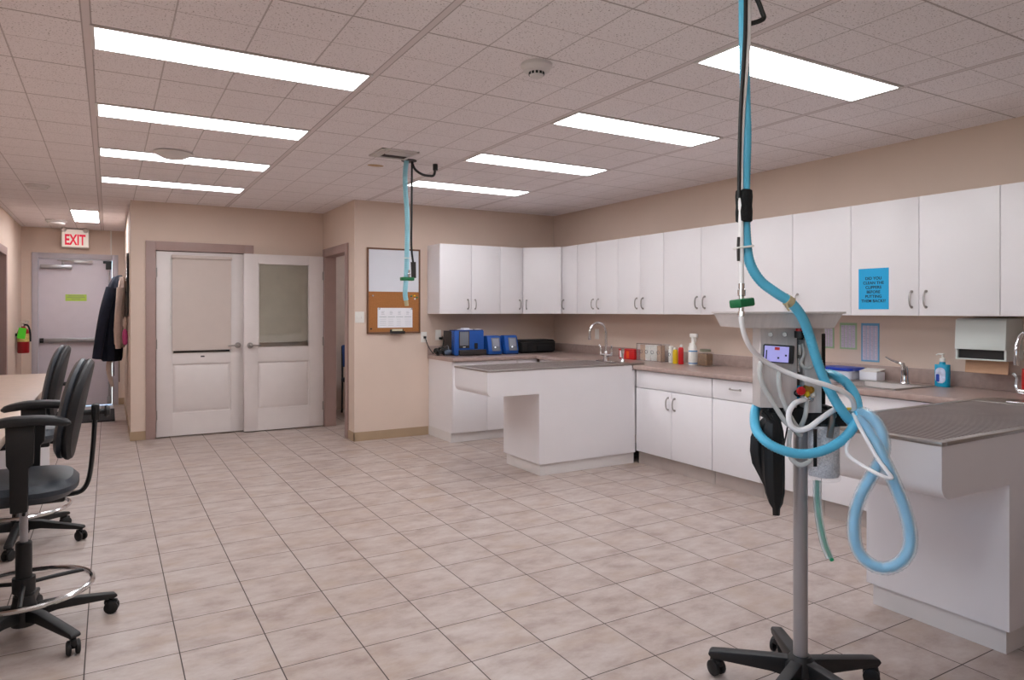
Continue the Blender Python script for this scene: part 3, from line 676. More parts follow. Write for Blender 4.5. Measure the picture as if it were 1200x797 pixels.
# base cabinets
GB = 'white base cabinets'
BX = 4.13; TX = 4.165; BZ0, BZ1 = 0.115, 0.848
def base_right(y0, y1, doors, drawer, label, top_z=BZ1):
    t = thing('base_cabinet', label, 'cabinet', ((BX + XR) / 2, (y0 + y1) / 2, 0), 0, GB)
    part('body', MB().box(BX + DT + 0.001, XR - 0.001, y0 + 0.0015, y1 - 0.0015, BZ0, top_z), M_white, t)
    part('toe_kick', MB().box(TX, TX + 0.02, y0, y1, 0.0, BZ0), M_toe, t)
    if drawer:
        d = part('drawer_front', MB().box(BX, BX + DT, y0 + g + 0.001, y1 - g - 0.001, 0.694, BZ1 - 0.004, 0.0012), M_white, t)
        if drawer > 1: part('handle', pull(MB(), (BX, (y0 + y1) / 2, 0.78), 'y', (-1, 0, 0)), M_nickel, d)
    top = 0.688 if drawer else BZ1 - 0.004
    for a, b_, hs in doors:
        d = part('door', MB().box(BX, BX + DT, a + g, b_ - g, BZ0 + 0.002, top, 0.0012), M_white, t)
        hy = a + 0.04 if hs < 0 else b_ - 0.04
        if hs: part('handle', pull(MB(), (BX, hy, top - 0.10), 'z', (-1, 0, 0)), M_nickel, d)
base_right(3.93, 4.842, [(4.385, 4.842, -1), (3.93, 4.385, 1)], 1, 'double base cabinet beside the far wet table')
base_right(3.46, 3.925, [(3.46, 3.925, 0)], 2, 'single base cabinet with drawer, behind the black breathing bag')
base_right(2.96, 3.455, [(2.96, 3.455, 0)], 1, 'single base cabinet hidden behind the anaesthesia machine')
base_right(1.99, 2.955, [(2.47, 2.955, -1), (1.99, 2.47, 1)], 1, 'base cabinet under the kitchen sink, left of the near wet table', 0.735)
base_right(0.60, 1.36, [(0.98, 1.36, -1), (0.60, 0.98, 1)], 1, 'base cabinet behind the near wet table, past the right edge')
base_right(5.47, 6.47, [(5.97, 6.47, -1), (5.47, 5.97, 1)], 1, 'base cabinet behind the far wet table by the corner')
FB = 6.52
t = thing('base_cabinet', 'white base cabinet below the blue analyzers, end of the counter', 'cabinet', (3.6, 6.85, 0), 0, GB)
part('body', MB().box(3.095, BX - 0.002, FB + DT + 0.001, YB - 0.001, 0.10, BZ1), M_white, t)
part('toe_kick', MB().box(3.095, BX, FB + 0.045, FB + 0.065, 0, 0.10).box(3.095, 3.113, FB + 0.065, YB - 0.001, 0, 0.10), M_whitek, t)
for a, b_ in ((3.097, 3.50), (3.50, 3.87), (3.87, 4.128)):
    part('door', MB().box(a + g, b_ - g, FB, FB + DT, 0.105, BZ1 - 0.004, 0.0012), M_white, t)

# worktop, one L-shaped slab with its backsplash
CT0, CT1 = 0.850, 0.890; CE = 4.10; CYF = 6.485
t = thing('worktop', 'mauve laminate worktop running along the right wall into the corner', 'worktop', (4.4, 4.5, CT0))
P1a, P1b, P2a, P2b = 4.85, 5.45, 1.375, 1.975
wb = MB(); XW = XR - 0.002
SXa, SXb, SYa, SYb = 4.20, 4.62, 2.50, 2.95        # sink cut-out
R = 0.012
def slab(x0, x1, y0, y1): wb.box(x0, x1, y0, y1, CT0, CT1)
slab(CE + 0.012, SXa, SYa, SYb); slab(SXb, XW, SYa, SYb)
slab(CE + 0.012, XW, P2b, SYa); slab(CE + 0.012, XW, SYb, P1a); slab(4.24, XW, P1a, P1b); slab(4.24, XW, P2a, P2b)
slab(CE + 0.012, XW, P1b, CYF + 0.012); slab(3.08, XW, CYF + 0.012, YB - 0.002); slab(CE + 0.012, XW, 0.6, P2a)
# rounded front nosing
def nose_y(y0, y1): wb.prism([(CE + 0.012, CT0), (CE + 0.003, CT0 + 0.003), (CE, CT0 + 0.012), (CE, CT1 - 0.012), (CE + 0.003, CT1 - 0.003), (CE + 0.012, CT1)], 'y', y0, y1)
nose_y(P2b + 0.001, P1a - 0.001); nose_y(P1b + 0.001, CYF + 0.012); nose_y(0.6, P2a - 0.001)
wb.prism([(CYF + 0.012, CT0), (CYF + 0.003, CT0 + 0.003), (CYF, CT0 + 0.012), (CYF, CT1 - 0.012), (CYF + 0.003, CT1 - 0.003), (CYF + 0.012, CT1)], 'x', 3.08, CE + 0.012)
part('slab', wb, M_counter, t)
part('backsplash', MB().box(XR - 0.02, XR - 0.001, 0.6, YB - 0.02, CT1, CT1 + 0.10, 0.004).box(3.08, XR - 0.02, YB - 0.02, YB - 0.001, CT1, CT1 + 0.10, 0.004), M_counter, t)

# ------------------------------------------------------------------ wet tables (peninsulas)
WL = 0.60
def wet_table(y0, label):
    t = thing('wet_table', label, 'wet table', (3.4, y0 + WL / 2, 0), 0, 'wet tables', local=False)
    xe, xb, zt, zb, r = 2.605, 3.095, 0.888, 0.690, 0.055
    arc = [(xe + r - r * math.cos(a), zb + r - r * math.sin(a)) for a in [k * PI / 2 / 8 for k in range(9)]]
    y1 = y0 + WL
    poly = [(xe, zt)] + arc + [(xb, zb), (xb, 0.10), (4.128, 0.10), (4.128, 0.846), (4.09, 0.846), (4.09, zt)]
    body = MB().prism(poly, 'y', y0, y1)
    part('body', body, M_white, t)
    eb = MB()
    for k in (y0 - 0.0006, y1 + 0.0001):
        pass
    part('toe_kick', MB().box(xb + 0.02, 4.125, y0 + 0.02, y1 - 0.02, 0, 0.0995), M_whitek, t)
    fr = MB(); rim = 0.032; xb2 = 4.235; z0, z1 = zt + 0.001, zt + 0.016
    fr.box(xe - 0.004, xe + rim, y0 - 0.004, y1 + 0.004, z0, z1, 0.002).box(xb2 - 0.24, xb2, y0 + 0.001, y1 - 0.001, CT1 + 0.0005, z1, 0.002)
    fr.box(xe + rim, xb2 - 0.24, y0 - 0.004, y0 + rim, z0, z1, 0.002).box(xe + rim, xb2 - 0.24, y1 - rim, y1 + 0.004, z0, z1, 0.002)
    tp = part('steel_top', fr, M_steel, t)
    # shallow drip basin under the grate
    part('basin', MB().box(xe + rim, xb2 - 0.24, y0 + rim, y1 - rim, zt + 0.0008, zt + 0.002), mat('dull_basin_steel', (70, 64, 62), 0.5, 0.3), tp)
    gb = MB(); x = xe + rim + 0.008
    while x < xb2 - 0.25:
        gb.box(x, x + 0.011, y0 + rim + 0.003, y1 - rim - 0.003, zt + 0.008, zt + 0.015); x += 0.027
    for k in range(5):
        yy = y0 + rim + 0.02 + k * (WL - 2 * rim - 0.04) / 4
        gb.box(xe + rim + 0.004, xb2 - 0.245, yy - 0.003, yy + 0.003, zt + 0.004, zt + 0.0085)
    part('grate', gb, M_grate, t)
    return t
wt = wet_table(P1a, 'white cantilevered wet table with steel top by the back corner')
dup(wt, (3.4, P2a + WL / 2, 0), 'white cantilevered wet table with steel grate at the right edge')

# gooseneck faucets
def gooseneck(x, y, label, group):
    z = CT1 + 0.0145
    t = thing('gooseneck_faucet', label, 'faucet', (x, y, z), 0, group)
    part('deck_plate', MB().box(x - 0.03, x + 0.03, y - 0.12, y + 0.12, z, z + 0.012, 0.005).lathe([(0, 0.012), (0.026, 0.012), (0.02, 0.05), (0.018, 0.09), (0.014, 0.10), (0, 0.10)], (x, y, z)), M_chrome, t)
    R_ = 0.095; zt = z + 0.27
    pts = [(x, y, z + 0.08), (x, y, zt - 0.06), (x, y, zt)] + [(x - R_ + R_ * math.cos(a), y, zt + R_ * math.sin(a)) for a in [PI * k / 8 for k in range(1, 9)]] + [(x - 2 * R_, y, zt - 0.03)]
    part('spout', MB().tube(pts, 0.011, 12, 6), M_chrome, t)
    part('aerator', MB().cyl((x - 2 * R_, y, zt - 0.025), (x - 2 * R_, y, zt - 0.06), 0.014, 0.013), M_chrome, t)
    for s in (-1, 1):
        part('handle', MB().cyl((x, y + s * 0.02, z + 0.06), (x, y + s * 0.07, z + 0.065), 0.011).tube([(x, y + s * 0.07, z + 0.06), (x, y + s * 0.085, z + 0.09), (x, y + s * 0.082, z + 0.13), (x - 0.01, y + s * 0.095, z + 0.155)], lambda u: 0.009 - 0.002 * u, 8, 5), M_chrome, t)
    return t
gf = gooseneck(4.03, 5.15, 'tall chrome gooseneck faucet at the far wet table', 'gooseneck faucets')
dup(gf, (4.03, P2a + WL / 2, CT1 + 0.0145), 'chrome gooseneck faucet cut by the right edge, on the near wet table', 'gooseneck faucets')
t = thing('side_sprayer', 'small upright chrome side sprayer right of the tall faucet', 'sprayer', (4.13, 5.03, CT1 + 0.0145))
part('base', MB().lathe([(0, 0), (0.022, 0), (0.018, 0.02), (0.012, 0.03), (0, 0.03)], (4.13, 5.03, CT1 + 0.0165)), M_chrome, t)
part('spray_head', MB().lathe([(0, 0.03), (0.010, 0.03), (0.012, 0.07), (0.018, 0.10), (0.017, 0.13), (0, 0.135)], (4.13, 5.03, CT1 + 0.0165)), M_chrome, t)

# ------------------------------------------------------------------ counter things, right wall
ct = CT1
# kitchen sink (drop in)
t = thing('kitchen_sink', 'stainless drop-in sink in the worktop below the wall charts', 'sink', (4.41, 2.72, ct))
rb = MB()
for a in ((SXa - 0.02, SXa + 0.02, SYa - 0.02, SYb + 0.02), (SXb - 0.05, SXb + 0.02, SYa - 0.02, SYb + 0.02), (SXa + 0.02, SXb - 0.05, SYa - 0.02, SYa + 0.02), (SXa + 0.02, SXb - 0.05, SYb - 0.02, SYb + 0.02)): rb.box(a[0], a[1], a[2], a[3], ct + 0.0004, ct + 0.005, 0.002)
part('rim', rb, M_steel, t)
bb = MB(); x0, x1, y0, y1 = SXa + 0.018, SXb - 0.048, SYa + 0.018, SYb - 0.018; zb = 0.76
bb.box(x0, x1, y0, y1, zb - 0.003, zb).box(x0 - 0.003, x0, y0, y1, zb, ct).box(x1, x1 + 0.003, y0, y1, zb, ct).box(x0, x1, y0 - 0.003, y0, zb, ct).box(x0, x1, y1, y1 + 0.003, zb, ct)
part('bowl', bb, M_steel_d, t)
part('drain', MB().lathe([(0, 0), (0.04, 0), (0.045, 0.003), (0.03, 0.004), (0, 0.002)], ((x0 + x1) / 2, (y0 + y1) / 2, zb)), M_chrome, t)
fx_, fy_ = 4.60, 2.665
t = thing('kitchen_faucet', 'single lever chrome kitchen faucet behind the sink', 'faucet', (fx_, fy_, ct))
z = ct + 0.006
part('body', MB().lathe([(0, 0), (0.03, 0), (0.027, 0.01), (0.022, 0.05), (0.024, 0.09), (0.018, 0.115), (0, 0.12)], (fx_, fy_, z)), M_chrome, t)
part('spout', MB().tube([(fx_, fy_, z + 0.05), (fx_ - 0.05, fy_ - 0.025, z + 0.09), (fx_ - 0.12, fy_ - 0.06, z + 0.135), (fx_ - 0.145, fy_ - 0.07, z + 0.125)], 0.013, 10, 6).cyl((fx_ - 0.14, fy_ - 0.068, z + 0.135), (fx_ - 0.146, fy_ - 0.07, z + 0.10), 0.014), M_chrome, t)
part('lever', MB().tube([(fx_, fy_, z + 0.115), (fx_ - 0.01, fy_ + 0.03, z + 0.135), (fx_ - 0.015, fy_ + 0.08, z + 0.15), (fx_ - 0.02, fy_ + 0.12, z + 0.17)], lambda u: 0.009 - 0.003 * u, 8, 5), M_chrome, t)
# blue lidded tub
tx, ty = 4.63, 3.14
t = thing('lidded_tub', 'low clear plastic tub with a blue lid beside the sink', 'container', (tx, ty, ct))
def rbox_prism(cx, cy, w, h, r, z0, z1): return [(cx + p[0], cy + p[1]) for p in rrect(w, h, r)]
part('tub', MB().prism(rbox_prism(tx, ty, 0.17, 0.235, 0.03, 0, 0), 'z', ct + 0.0005, ct + 0.062, 0.003), M_tub, t)
part('lid', MB().prism(rbox_prism(tx, ty, 0.19, 0.255, 0.035, 0, 0), 'z', ct + 0.062, ct + 0.084, 0.004), M_lid, t)
bx_, by_ = 4.68, 2.945
t = thing('glove_box', 'small open white carton between blue lidded tub and sink faucet', 'box', (bx_, by_, ct))
part('carton', MB().box(bx_ - 0.05, bx_ + 0.05, by_ - 0.065, by_ + 0.065, ct + 0.0005, ct + 0.06, 0.002), M_paper, t)
part('flap', MB().box(bx_ - 0.052, bx_ + 0.052, by_ - 0.067, by_ + 0.067, ct + 0.0605, ct + 0.066, 0.002, Matrix.Translation((bx_ - 0.05, by_, ct + 0.0605)) @ Matrix.Rotation(-0.16, 4, 'Y') @ Matrix.Translation((-bx_ + 0.05, -by_, -ct - 0.0605))), M_plastic_w, t)
# soap bottle
sx_, sy_ = 4.66, 2.455
t = thing('soap_bottle', 'turquoise soap pump bottle between the faucet and towel dispenser', 'soap bottle', (sx_, sy_, ct))
part('bottle', MB().prism([(sx_ + p[0], sy_ + p[1]) for p in rrect(0.05, 0.09, 0.022)], 'z', ct + 0.0005, ct + 0.145, 0.006).lathe([(0.02, 0), (0.018, 0.012), (0.014, 0.02), (0, 0.02)], (sx_, sy_, ct + 0.143)), M_soap, t)
part('pump', MB().lathe([(0.017, 0), (0.017, 0.022), (0.008, 0.026), (0.005, 0.03), (0.005, 0.05), (0, 0.05)], (sx_, sy_, ct + 0.162)).box(sx_ - 0.012, sx_ + 0.01, sy_ - 0.01, sy_ + 0.012, ct + 0.206, ct + 0.216, 0.003).tube([(sx_, sy_, ct + 0.211), (sx_ - 0.005, sy_ + 0.02, ct + 0.212), (sx_ - 0.008, sy_ + 0.035, ct + 0.204)], 0.0045, 8, 4), M_plastic_w, t)
lb = part('label', MB().prism([(sy_ + p[0], ct + 0.075 + p[1]) for p in rrect(0.062, 0.10, 0.028)], 'x', sx_ - 0.0262, sx_ - 0.0248), M_soaplabel, t)
part('label_mark', MB().prism([(sy_ + 0.016 + p[0], ct + 0.058 + p[1]) for p in rrect(0.022, 0.05, 0.008)], 'x', sx_ - 0.0268, sx_ - 0.0258), M_soapblue, lb)
# paper towel dispenser
ty0, ty1 = 2.05, 2.335; dxf = 4.58
t = thing('towel_dispenser', 'white paper towel dispenser on the wall below the cabinets', 'towel dispenser', (4.68, 2.19, 1.09))
part('cover', MB().prism([(dxf, 1.325), (dxf - 0.012, 1.145), (dxf + 0.03, 1.145), (XR - 0.001, 1.145), (XR - 0.001, 1.335), (dxf + 0.02, 1.335)], 'y', ty0, ty1, 0.004), M_grey_green, t)
part('lower_frame', MB().box(dxf, XR - 0.001, ty0, ty0 + 0.012, 1.085, 1.145).box(dxf, XR - 0.001, ty1 - 0.012, ty1, 1.085, 1.145).box(dxf - 0.002, XR - 0.001, ty0, ty1, 1.080, 1.088, 0.002), M_grey_green, t)
part('dark_slot', MB().box(dxf + 0.015, XR - 0.002, ty0 + 0.013, ty1 - 0.013, 1.089, 1.143), M_black, t)
part('paper_sheet', MB().prism([(dxf + 0.05, 1.0), (dxf + 0.06, 1.08), (dxf + 0.062, 1.08), (dxf + 0.053, 0.998)], 'y', ty0 + 0.015, ty1 - 0.03), M_kraft, t)
# charts on the wall
def chart(y0, y1, z0, z1, border, label, split=None):
    t = thing('wall_chart', label, 'chart', (XR, (y0 + y1) / 2, z0), 0, 'charts on the right wall')
    part('backing', MB().box(XR - 0.003, XR - 0.0005, y0, y1, z0, z1), border, t)
    zz = [(z0 + 0.012, z1 - 0.018)] if not split else [(z0 + 0.012, split - 0.012), (split + 0.004, z1 - 0.018)]
    pb = MB(); lb_ = MB()
    n_ = 4
    for a, b_ in zz:
        w = (y1 - y0 - 0.02) / n_
        for k in range(n_):
            ya = y0 + 0.01 + k * w; pb.box(XR - 0.0042, XR - 0.003, ya + 0.002, ya + w - 0.002, a, b_)
            for q in range(max(2, int((b_ - a) / 0.012))): lb_.box(XR - 0.0048, XR - 0.0042, ya + 0.006, ya + w - 0.006 - 0.006 * ((q * 7 + k) % 3), b_ - 0.010 - q * 0.012, b_ - 0.0075 - q * 0.012)
    p = part('columns', pb, M_chart_p, t)
    part('lines', lb_, mat('pale_mauve_print', (168, 156, 178), 0.7), p)
chart(3.31, 3.425, 1.095, 1.292, M_chart_g, 'green bordered chart partly hidden by the machine')
chart(3.125, 3.262, 1.095, 1.292, M_chart_g, 'green bordered chart, middle of three on the wall')
chart(2.952, 3.090, 1.012, 1.292, M_chart_b, 'tall blue bordered chart above the lidded tub')
# outlet on right wall
def outlet_x(y, z, label):
    t = thing('wall_outlet', label, 'outlet', (XR, y, z), 0, 'white wall outlets')
    part('plate', MB().box(XR - 0.007, XR - 0.0005, y - 0.036, y + 0.036, z - 0.058, z + 0.058, 0.003), M_plastic_w, t)
    for dz in (-0.022, 0.022): part('socket', MB().box(XR - 0.009, XR - 0.006, y - 0.016, y + 0.016, z + dz - 0.014, z + dz + 0.014, 0.002), M_plastic_w, t)
outlet_x(6.27, 1.12, 'white wall outlet behind the tall gooseneck faucet')
# red sharps box
rx_, ry_ = 4.60, 5.47
t = thing('sharps_box', 'red sharps box with a white label behind the side sprayer', 'box', (rx_, ry_, ct))
part('bin', MB().box(rx_ - 0.06, rx_ + 0.06, ry_ - 0.12, ry_ + 0.12, ct + 0.0005, ct + 0.092, 0.006), M_red, t)
part('lid', MB().box(rx_ - 0.065, rx_ + 0.065, ry_ - 0.125, ry_ + 0.125, ct + 0.092, ct + 0.104, 0.003), M_red, t)
part('label', MB().box(rx_ - 0.0618, rx_ - 0.0598, ry_ + 0.055, ry_ + 0.105, ct + 0.015, ct + 0.085), M_paper, t)
part('orange_patch', MB().box(rx_ - 0.0618, rx_ - 0.0598, ry_ - 0.04, ry_ + 0.0, ct + 0.012, ct + 0.085), mat('orange_label', (228, 84, 30), 0.5), t)
# dispenser of bandage rolls
dx0 = 4.57
t = thing('roll_dispenser', 'clear acrylic rack beside the red sharps box', 'dispenser', (dx0 + 0.05, 5.15, ct))
ya, yb = 4.985, 5.345
part('acrylic_case', MB().box(dx0 - 0.004, dx0 - 0.002, ya, yb, ct + 0.001, ct + 0.165).box(dx0 + 0.105, dx0 + 0.108, ya, yb, ct + 0.001, ct + 0.17).box(dx0, dx0 + 0.105, ya, ya + 0.003, ct + 0.001, ct + 0.17).box(dx0, dx0 + 0.105, yb - 0.003, yb, ct + 0.001, ct + 0.17), M_acryl, t)
part('case_edge', MB().box(dx0 - 0.006, dx0 - 0.001, yb - 0.004, yb, ct + 0.001, ct + 0.17).box(dx0 - 0.006, dx0 - 0.001, ya, ya + 0.004, ct + 0.001, ct + 0.17).box(dx0 - 0.006, dx0 - 0.001, ya, yb, ct + 0.165, ct + 0.17).box(dx0, dx0 + 0.10, ya, yb, ct + 0.0005, ct + 0.004), mat('smoky_edge', (120, 100, 92), 0.2), t)
for k, (y, kind) in enumerate(((5.295, 1), (5.22, 0), (5.135, 0), (5.05, 1))):
    m = M_kraft if kind else M_plastic_w
    r_ = single('bandage_roll', MB().lathe([(0, 0), (0.036, 0), (0.037, 0.004), (0.037, 0.146), (0.036, 0.15), (0.014, 0.15), (0.013, 0.146), (0, 0.146)], (dx0 + 0.05, y, ct + 0.0045)), m,
           ['tan bandage roll at the left end of the acrylic rack', 'white bandage roll second from the left in the acrylic rack', 'white bandage roll third from the left in the acrylic rack', 'tan bandage roll at the right end of the acrylic rack'][k], 'bandage roll', 'bandage rolls in the acrylic rack')
    ringm = MB(); ring_pts = [(dx0 + 0.05 - 0.0372, y + 0.017 * math.cos(a), ct + 0.088 + 0.017 * math.sin(a)) for a in [2 * PI * q / 10 for q in range(10)]]
    ringm.tube(ring_pts, 0.0022, 6, 3, closed=True)
    part('round_mark', ringm, M_ink if not kind else mat('brown_ink', (90, 50, 40), 0.6), r_)
# bottles
def bottle(name, x, y, r, h, m, mcap, label, cat, capr=0.4, group=None):
    t = thing(name, label, cat, (x, y, ct), 0, group)
    part('body', MB().lathe([(0, 0), (r * 0.95, 0), (r, 0.004), (r, h * 0.78), (r * 0.85, h * 0.86), (r * capr, h * 0.9), (r * capr, h * 0.92), (0, h * 0.92)], (x, y, ct + 0.0005)), m, t)
    part('cap', MB().lathe([(0, 0), (r * capr * 1.15, 0), (r * capr * 1.15, h * 0.09), (r * capr * 0.8, h * 0.13), (0, h * 0.13)], (x, y, ct + h * 0.9)), mcap, t)
    return t
b1 = bottle('pill_bottle', 4.60, 4.885, 0.026, 0.155, M_plastic_w, M_plastic_w, 'white bottle with a round mark left of the yellow bottle', 'bottle', 0.8)
part('round_mark', MB().tube([(4.60 - 0.0262, 4.885 + 0.012 * math.cos(a), ct + 0.08 + 0.014 * math.sin(a)) for a in [2 * PI * q / 10 for q in range(10)]], 0.002, 6, 3, closed=True), M_ink, b1)
bottle('squeeze_bottle', 4.555, 4.785, 0.024, 0.148, M_yellow, M_plastic_w, 'yellow squeeze bottle standing left of the red one', 'bottle', 0.55)
bottle('squeeze_bottle', 4.555, 4.712, 0.024, 0.175, M_red, M_plastic_w, 'red squeeze bottle with a white cap', 'bottle', 0.45)
bottle('squeeze_bottle', 4.63, 4.665, 0.025, 0.19, M_plastic_w, M_plastic_w, 'plain white bottle behind the red one and spray bottle', 'bottle', 0.5)
sx2, sy2 = 4.585, 4.59
t = thing('spray_bottle', 'white trigger spray bottle with blue bands right of the red bottle', 'spray bottle', (sx2, sy2, ct))
part('body', MB().lathe([(0, 0), (0.037, 0), (0.04, 0.006), (0.04, 0.13), (0.033, 0.165), (0.016, 0.20), (0.013, 0.225), (0, 0.225)], (sx2, sy2, ct + 0.0005)), M_plastic_w, t)
part('blue_band', MB().lathe([(0.0402, 0), (0.0406, 0.002), (0.0406, 0.008), (0.0402, 0.01)], (sx2, sy2, ct + 0.012)).lathe([(0.0402, 0), (0.0406, 0.002), (0.0406, 0.008), (0.0402, 0.01)], (sx2, sy2, ct + 0.122)), mat('blue_band', (40, 130, 190), 0.4), t)
part('trigger_head', MB().lathe([(0.017, 0), (0.017, 0.025), (0.012, 0.03), (0, 0.03)], (sx2, sy2, ct + 0.222)).box(sx2 - 0.014, sx2 + 0.014, sy2 - 0.05, sy2 + 0.03, ct + 0.25, ct + 0.285, 0.006).tube([(sx2, sy2 - 0.03, ct + 0.25), (sx2, sy2 - 0.034, ct + 0.225), (sx2, sy2 - 0.025, ct + 0.20)], 0.005, 8, 4), M_plastic_w, t)
jx, jy_ = 4.575, 4.43
t = thing('treat_jar', 'square glass jar of brown treats right of the spray bottle', 'jar', (jx, jy_, ct))
part('treats', MB().box(jx - 0.042, jx + 0.042, jy_ - 0.055, jy_ + 0.055, ct + 0.006, ct + 0.115, 0.012), M_treat, t)
part('glass', MB().box(jx - 0.048, jx + 0.048, jy_ - 0.062, jy_ + 0.062, ct + 0.0005, ct + 0.13, 0.012), M_acryl, t)
part('lid', MB().lathe([(0, 0), (0.046, 0), (0.046, 0.018), (0.04, 0.022), (0, 0.022)], (jx, jy_, ct + 0.1305), sy=1.15), mat('greenish_lid', (128, 128, 108), 0.35, 0.3), t)
# red canister near right edge
rcx, rcy = 4.66, 1.955
t = thing('red_canister', 'red canister with white lid cut by the right edge', 'canister', (rcx, rcy, ct))
part('body', MB().lathe([(0, 0), (0.045, 0), (0.048, 0.005), (0.046, 0.15), (0, 0.15)], (rcx, rcy, ct + 0.002)), M_red, t)
part('lid', MB().lathe([(0, 0), (0.034, 0), (0.032, 0.028), (0, 0.03)], (rcx, rcy, ct + 0.152)), M_plastic_w, t)

# blue notice on the cabinet door
t = thing('blue_notice', 'bright blue paper notice taped on a cabinet door', 'notice', (UX, 2.79, UZ0 + 0.04))
ny, nz = 2.79, 1.53
part('sheet', MB().box(UX - 0.0022, UX - 0.0006, ny - 0.106, ny + 0.106, nz - 0.138, nz + 0.138), M_bluepaper, t)
tb = MB()
for i, s_ in enumerate(('DID YOU', 'CLEAN THE', 'CLIPPERS', 'BEFORE', 'PUTTING', 'THEM BACK??')):
    tb.text(s_, 0.0265, face_negX(UX - 0.0026, ny, nz + 0.070 - i * 0.0305), 0.0003, 0.0006, 1.05)
part('lettering', tb, M_ink, t)

# ------------------------------------------------------------------ counter things, back wall
# big analyzer
t = thing('blood_analyzer', 'large black and blue lab analyzer at the left end of the counter', 'analyzer', (3.42, 6.90, ct))
ax0, ax1, ay0, ay1, az = 3.245, 3.60, 6.78, 7.09, ct + 0.008
part('casing', MB().box(ax0, ax1 - 0.03, ay0 + 0.02, ay1, az, az + 0.262, 0.008), M_charcoal, t)
part('blue_front', MB().box(ax0 + 0.0, ax1, ay0, ay0 + 0.10, az, az + 0.268, 0.010), M_blue, t)
part('top_rim', MB().box(ax0 + 0.005, ax1 - 0.004, ay0 + 0.005, ay0 + 0.16, az + 0.262, az + 0.275, 0.004), M_blued, t)
part('display', MB().box(ax0 + 0.055, ax0 + 0.165, ay0 - 0.003, ay0 + 0.004, az + 0.105, az + 0.255, 0.003), M_screen, t)
part('display_bezel', MB().box(ax0 + 0.045, ax0 + 0.175, ay0 - 0.0018, ay0 + 0.004, az + 0.075, az + 0.262, 0.003), M_charcoal, t)
part('badge', MB().box(ax0 + 0.095, ax0 + 0.125, ay0 - 0.0034, ay0, az + 0.085, az + 0.092), M_plastic_w, t)
part('sample_slot', MB().box(ax0 + 0.235, ax0 + 0.275, ay0 - 0.006, ay0 + 0.004, az + 0.065, az + 0.13, 0.004), M_black, t)
part('tray', MB().box(ax0 + 0.04, ax1 + 0.015, ay0 - 0.04, ay0 + 0.0, az, az + 0.06, 0.008), M_charcoal, t)
part('feet', MB().box(ax0 + 0.02, ax0 + 0.05, ay0 + 0.03, ay0 + 0.06, ct, az).box(ax1 - 0.07, ax1 - 0.04, ay0 + 0.03, ay0 + 0.06, ct, az).box(ax0 + 0.02, ax0 + 0.05, ay1 - 0.06, ay1 - 0.03, ct, az).box(ax1 - 0.07, ax1 - 0.04, ay1 - 0.06, ay1 - 0.03, ct, az), M_black, t)
single('folded_paper', MB().box(3.34, 3.47, 6.80, 6.92, az + 0.2755, az + 0.283, 0.002, Matrix.Translation((3.4, 6.86, 0)) @ Matrix.Rotation(0.3, 4, 'Z') @ Matrix.Translation((-3.4, -6.86, 0))).box(3.37, 3.44, 6.82, 6.90, az + 0.2835, az + 0.295, 0.003), M_paper, 'folded white paper lying on top of the big analyzer', 'paper')
single('paper_slip', MB().box(3.51, 3.565, 6.785, 6.84, az + 0.2755, az + 0.282, 0.002), M_paper, 'small white slip at the right of the big analyzer top', 'paper')
GA = 'small blue analyzers'
def small_an(x, label):
    t = thing('small_analyzer', label, 'analyzer', (x, 6.93, ct), 0, GA, local=True)
    w = 0.17
    part('casing', MB().prism([(-0.16, 0.006), (-0.165, 0.05), (-0.13, 0.195), (-0.115, 0.212), (-0.06, 0.215), (0.14, 0.16), (0.14, 0.006)], 'x', -w / 2, w / 2, 0.006), M_blue, t)
    sl = math.atan2(0.145, 0.035)
    M_ = Matrix.Translation((0.012, -0.1485, 0.125)) @ Matrix.Rotation(-(PI / 2 - sl), 4, 'X')
    part('front_plate', MB().box(-0.05, 0.055, -0.004, 0.004, -0.085, 0.066, 0.004, M_), M_screen, t)
    part('display', MB().box(-0.038, 0.042, -0.0065, -0.003, -0.035, 0.055, 0.002, M_), mat('pale_display', (150, 154, 164), 0.25), t)
    part('base_strip', MB().box(-w / 2 + 0.004, w / 2 - 0.004, -0.162, 0.13, 0.0, 0.008), M_black, t)
    part('button', MB().sphere((0.0, -0.165, 0.085), 0.009), mat('white_button', (235, 240, 250), 0.3, emit=0.6), t)
    return t
sa = small_an(3.735, 'small blue analyzer right beside the big black one')
dup(sa, (3.955, 6.93, ct), 'right small blue analyzer, next to the black case', GA)
# black carry case
cx0, cx1 = 4.10, 4.60
t = thing('carry_case', 'long black soft carry case lying in the counter corner', 'bag', (4.35, 6.97, ct))
part('case', MB().box(cx0, cx1, 6.84, 7.08, ct + 0.0005, ct + 0.155, 0.035, seg=4), M_bag, t)
part('flap', MB().box(cx0 + 0.02, cx1 - 0.02, 6.826, 6.845, ct + 0.02, ct + 0.125, 0.008), M_blackrub, t)
part('pocket', MB().box(cx0 + 0.10, cx0 + 0.16, 6.815, 6.835, ct + 0.015, ct + 0.11, 0.008).box(cx0 + 0.22, cx1 - 0.06, 6.815, 6.83, ct + 0.02, ct + 0.085, 0.006), M_bag, t)
part('zip', MB().tube([(cx0 + 0.01, 6.838, ct + 0.125), (4.35, 6.826, ct + 0.137), (cx1 - 0.01, 6.838, ct + 0.125)], 0.003, 6, 8), M_charcoal, t)
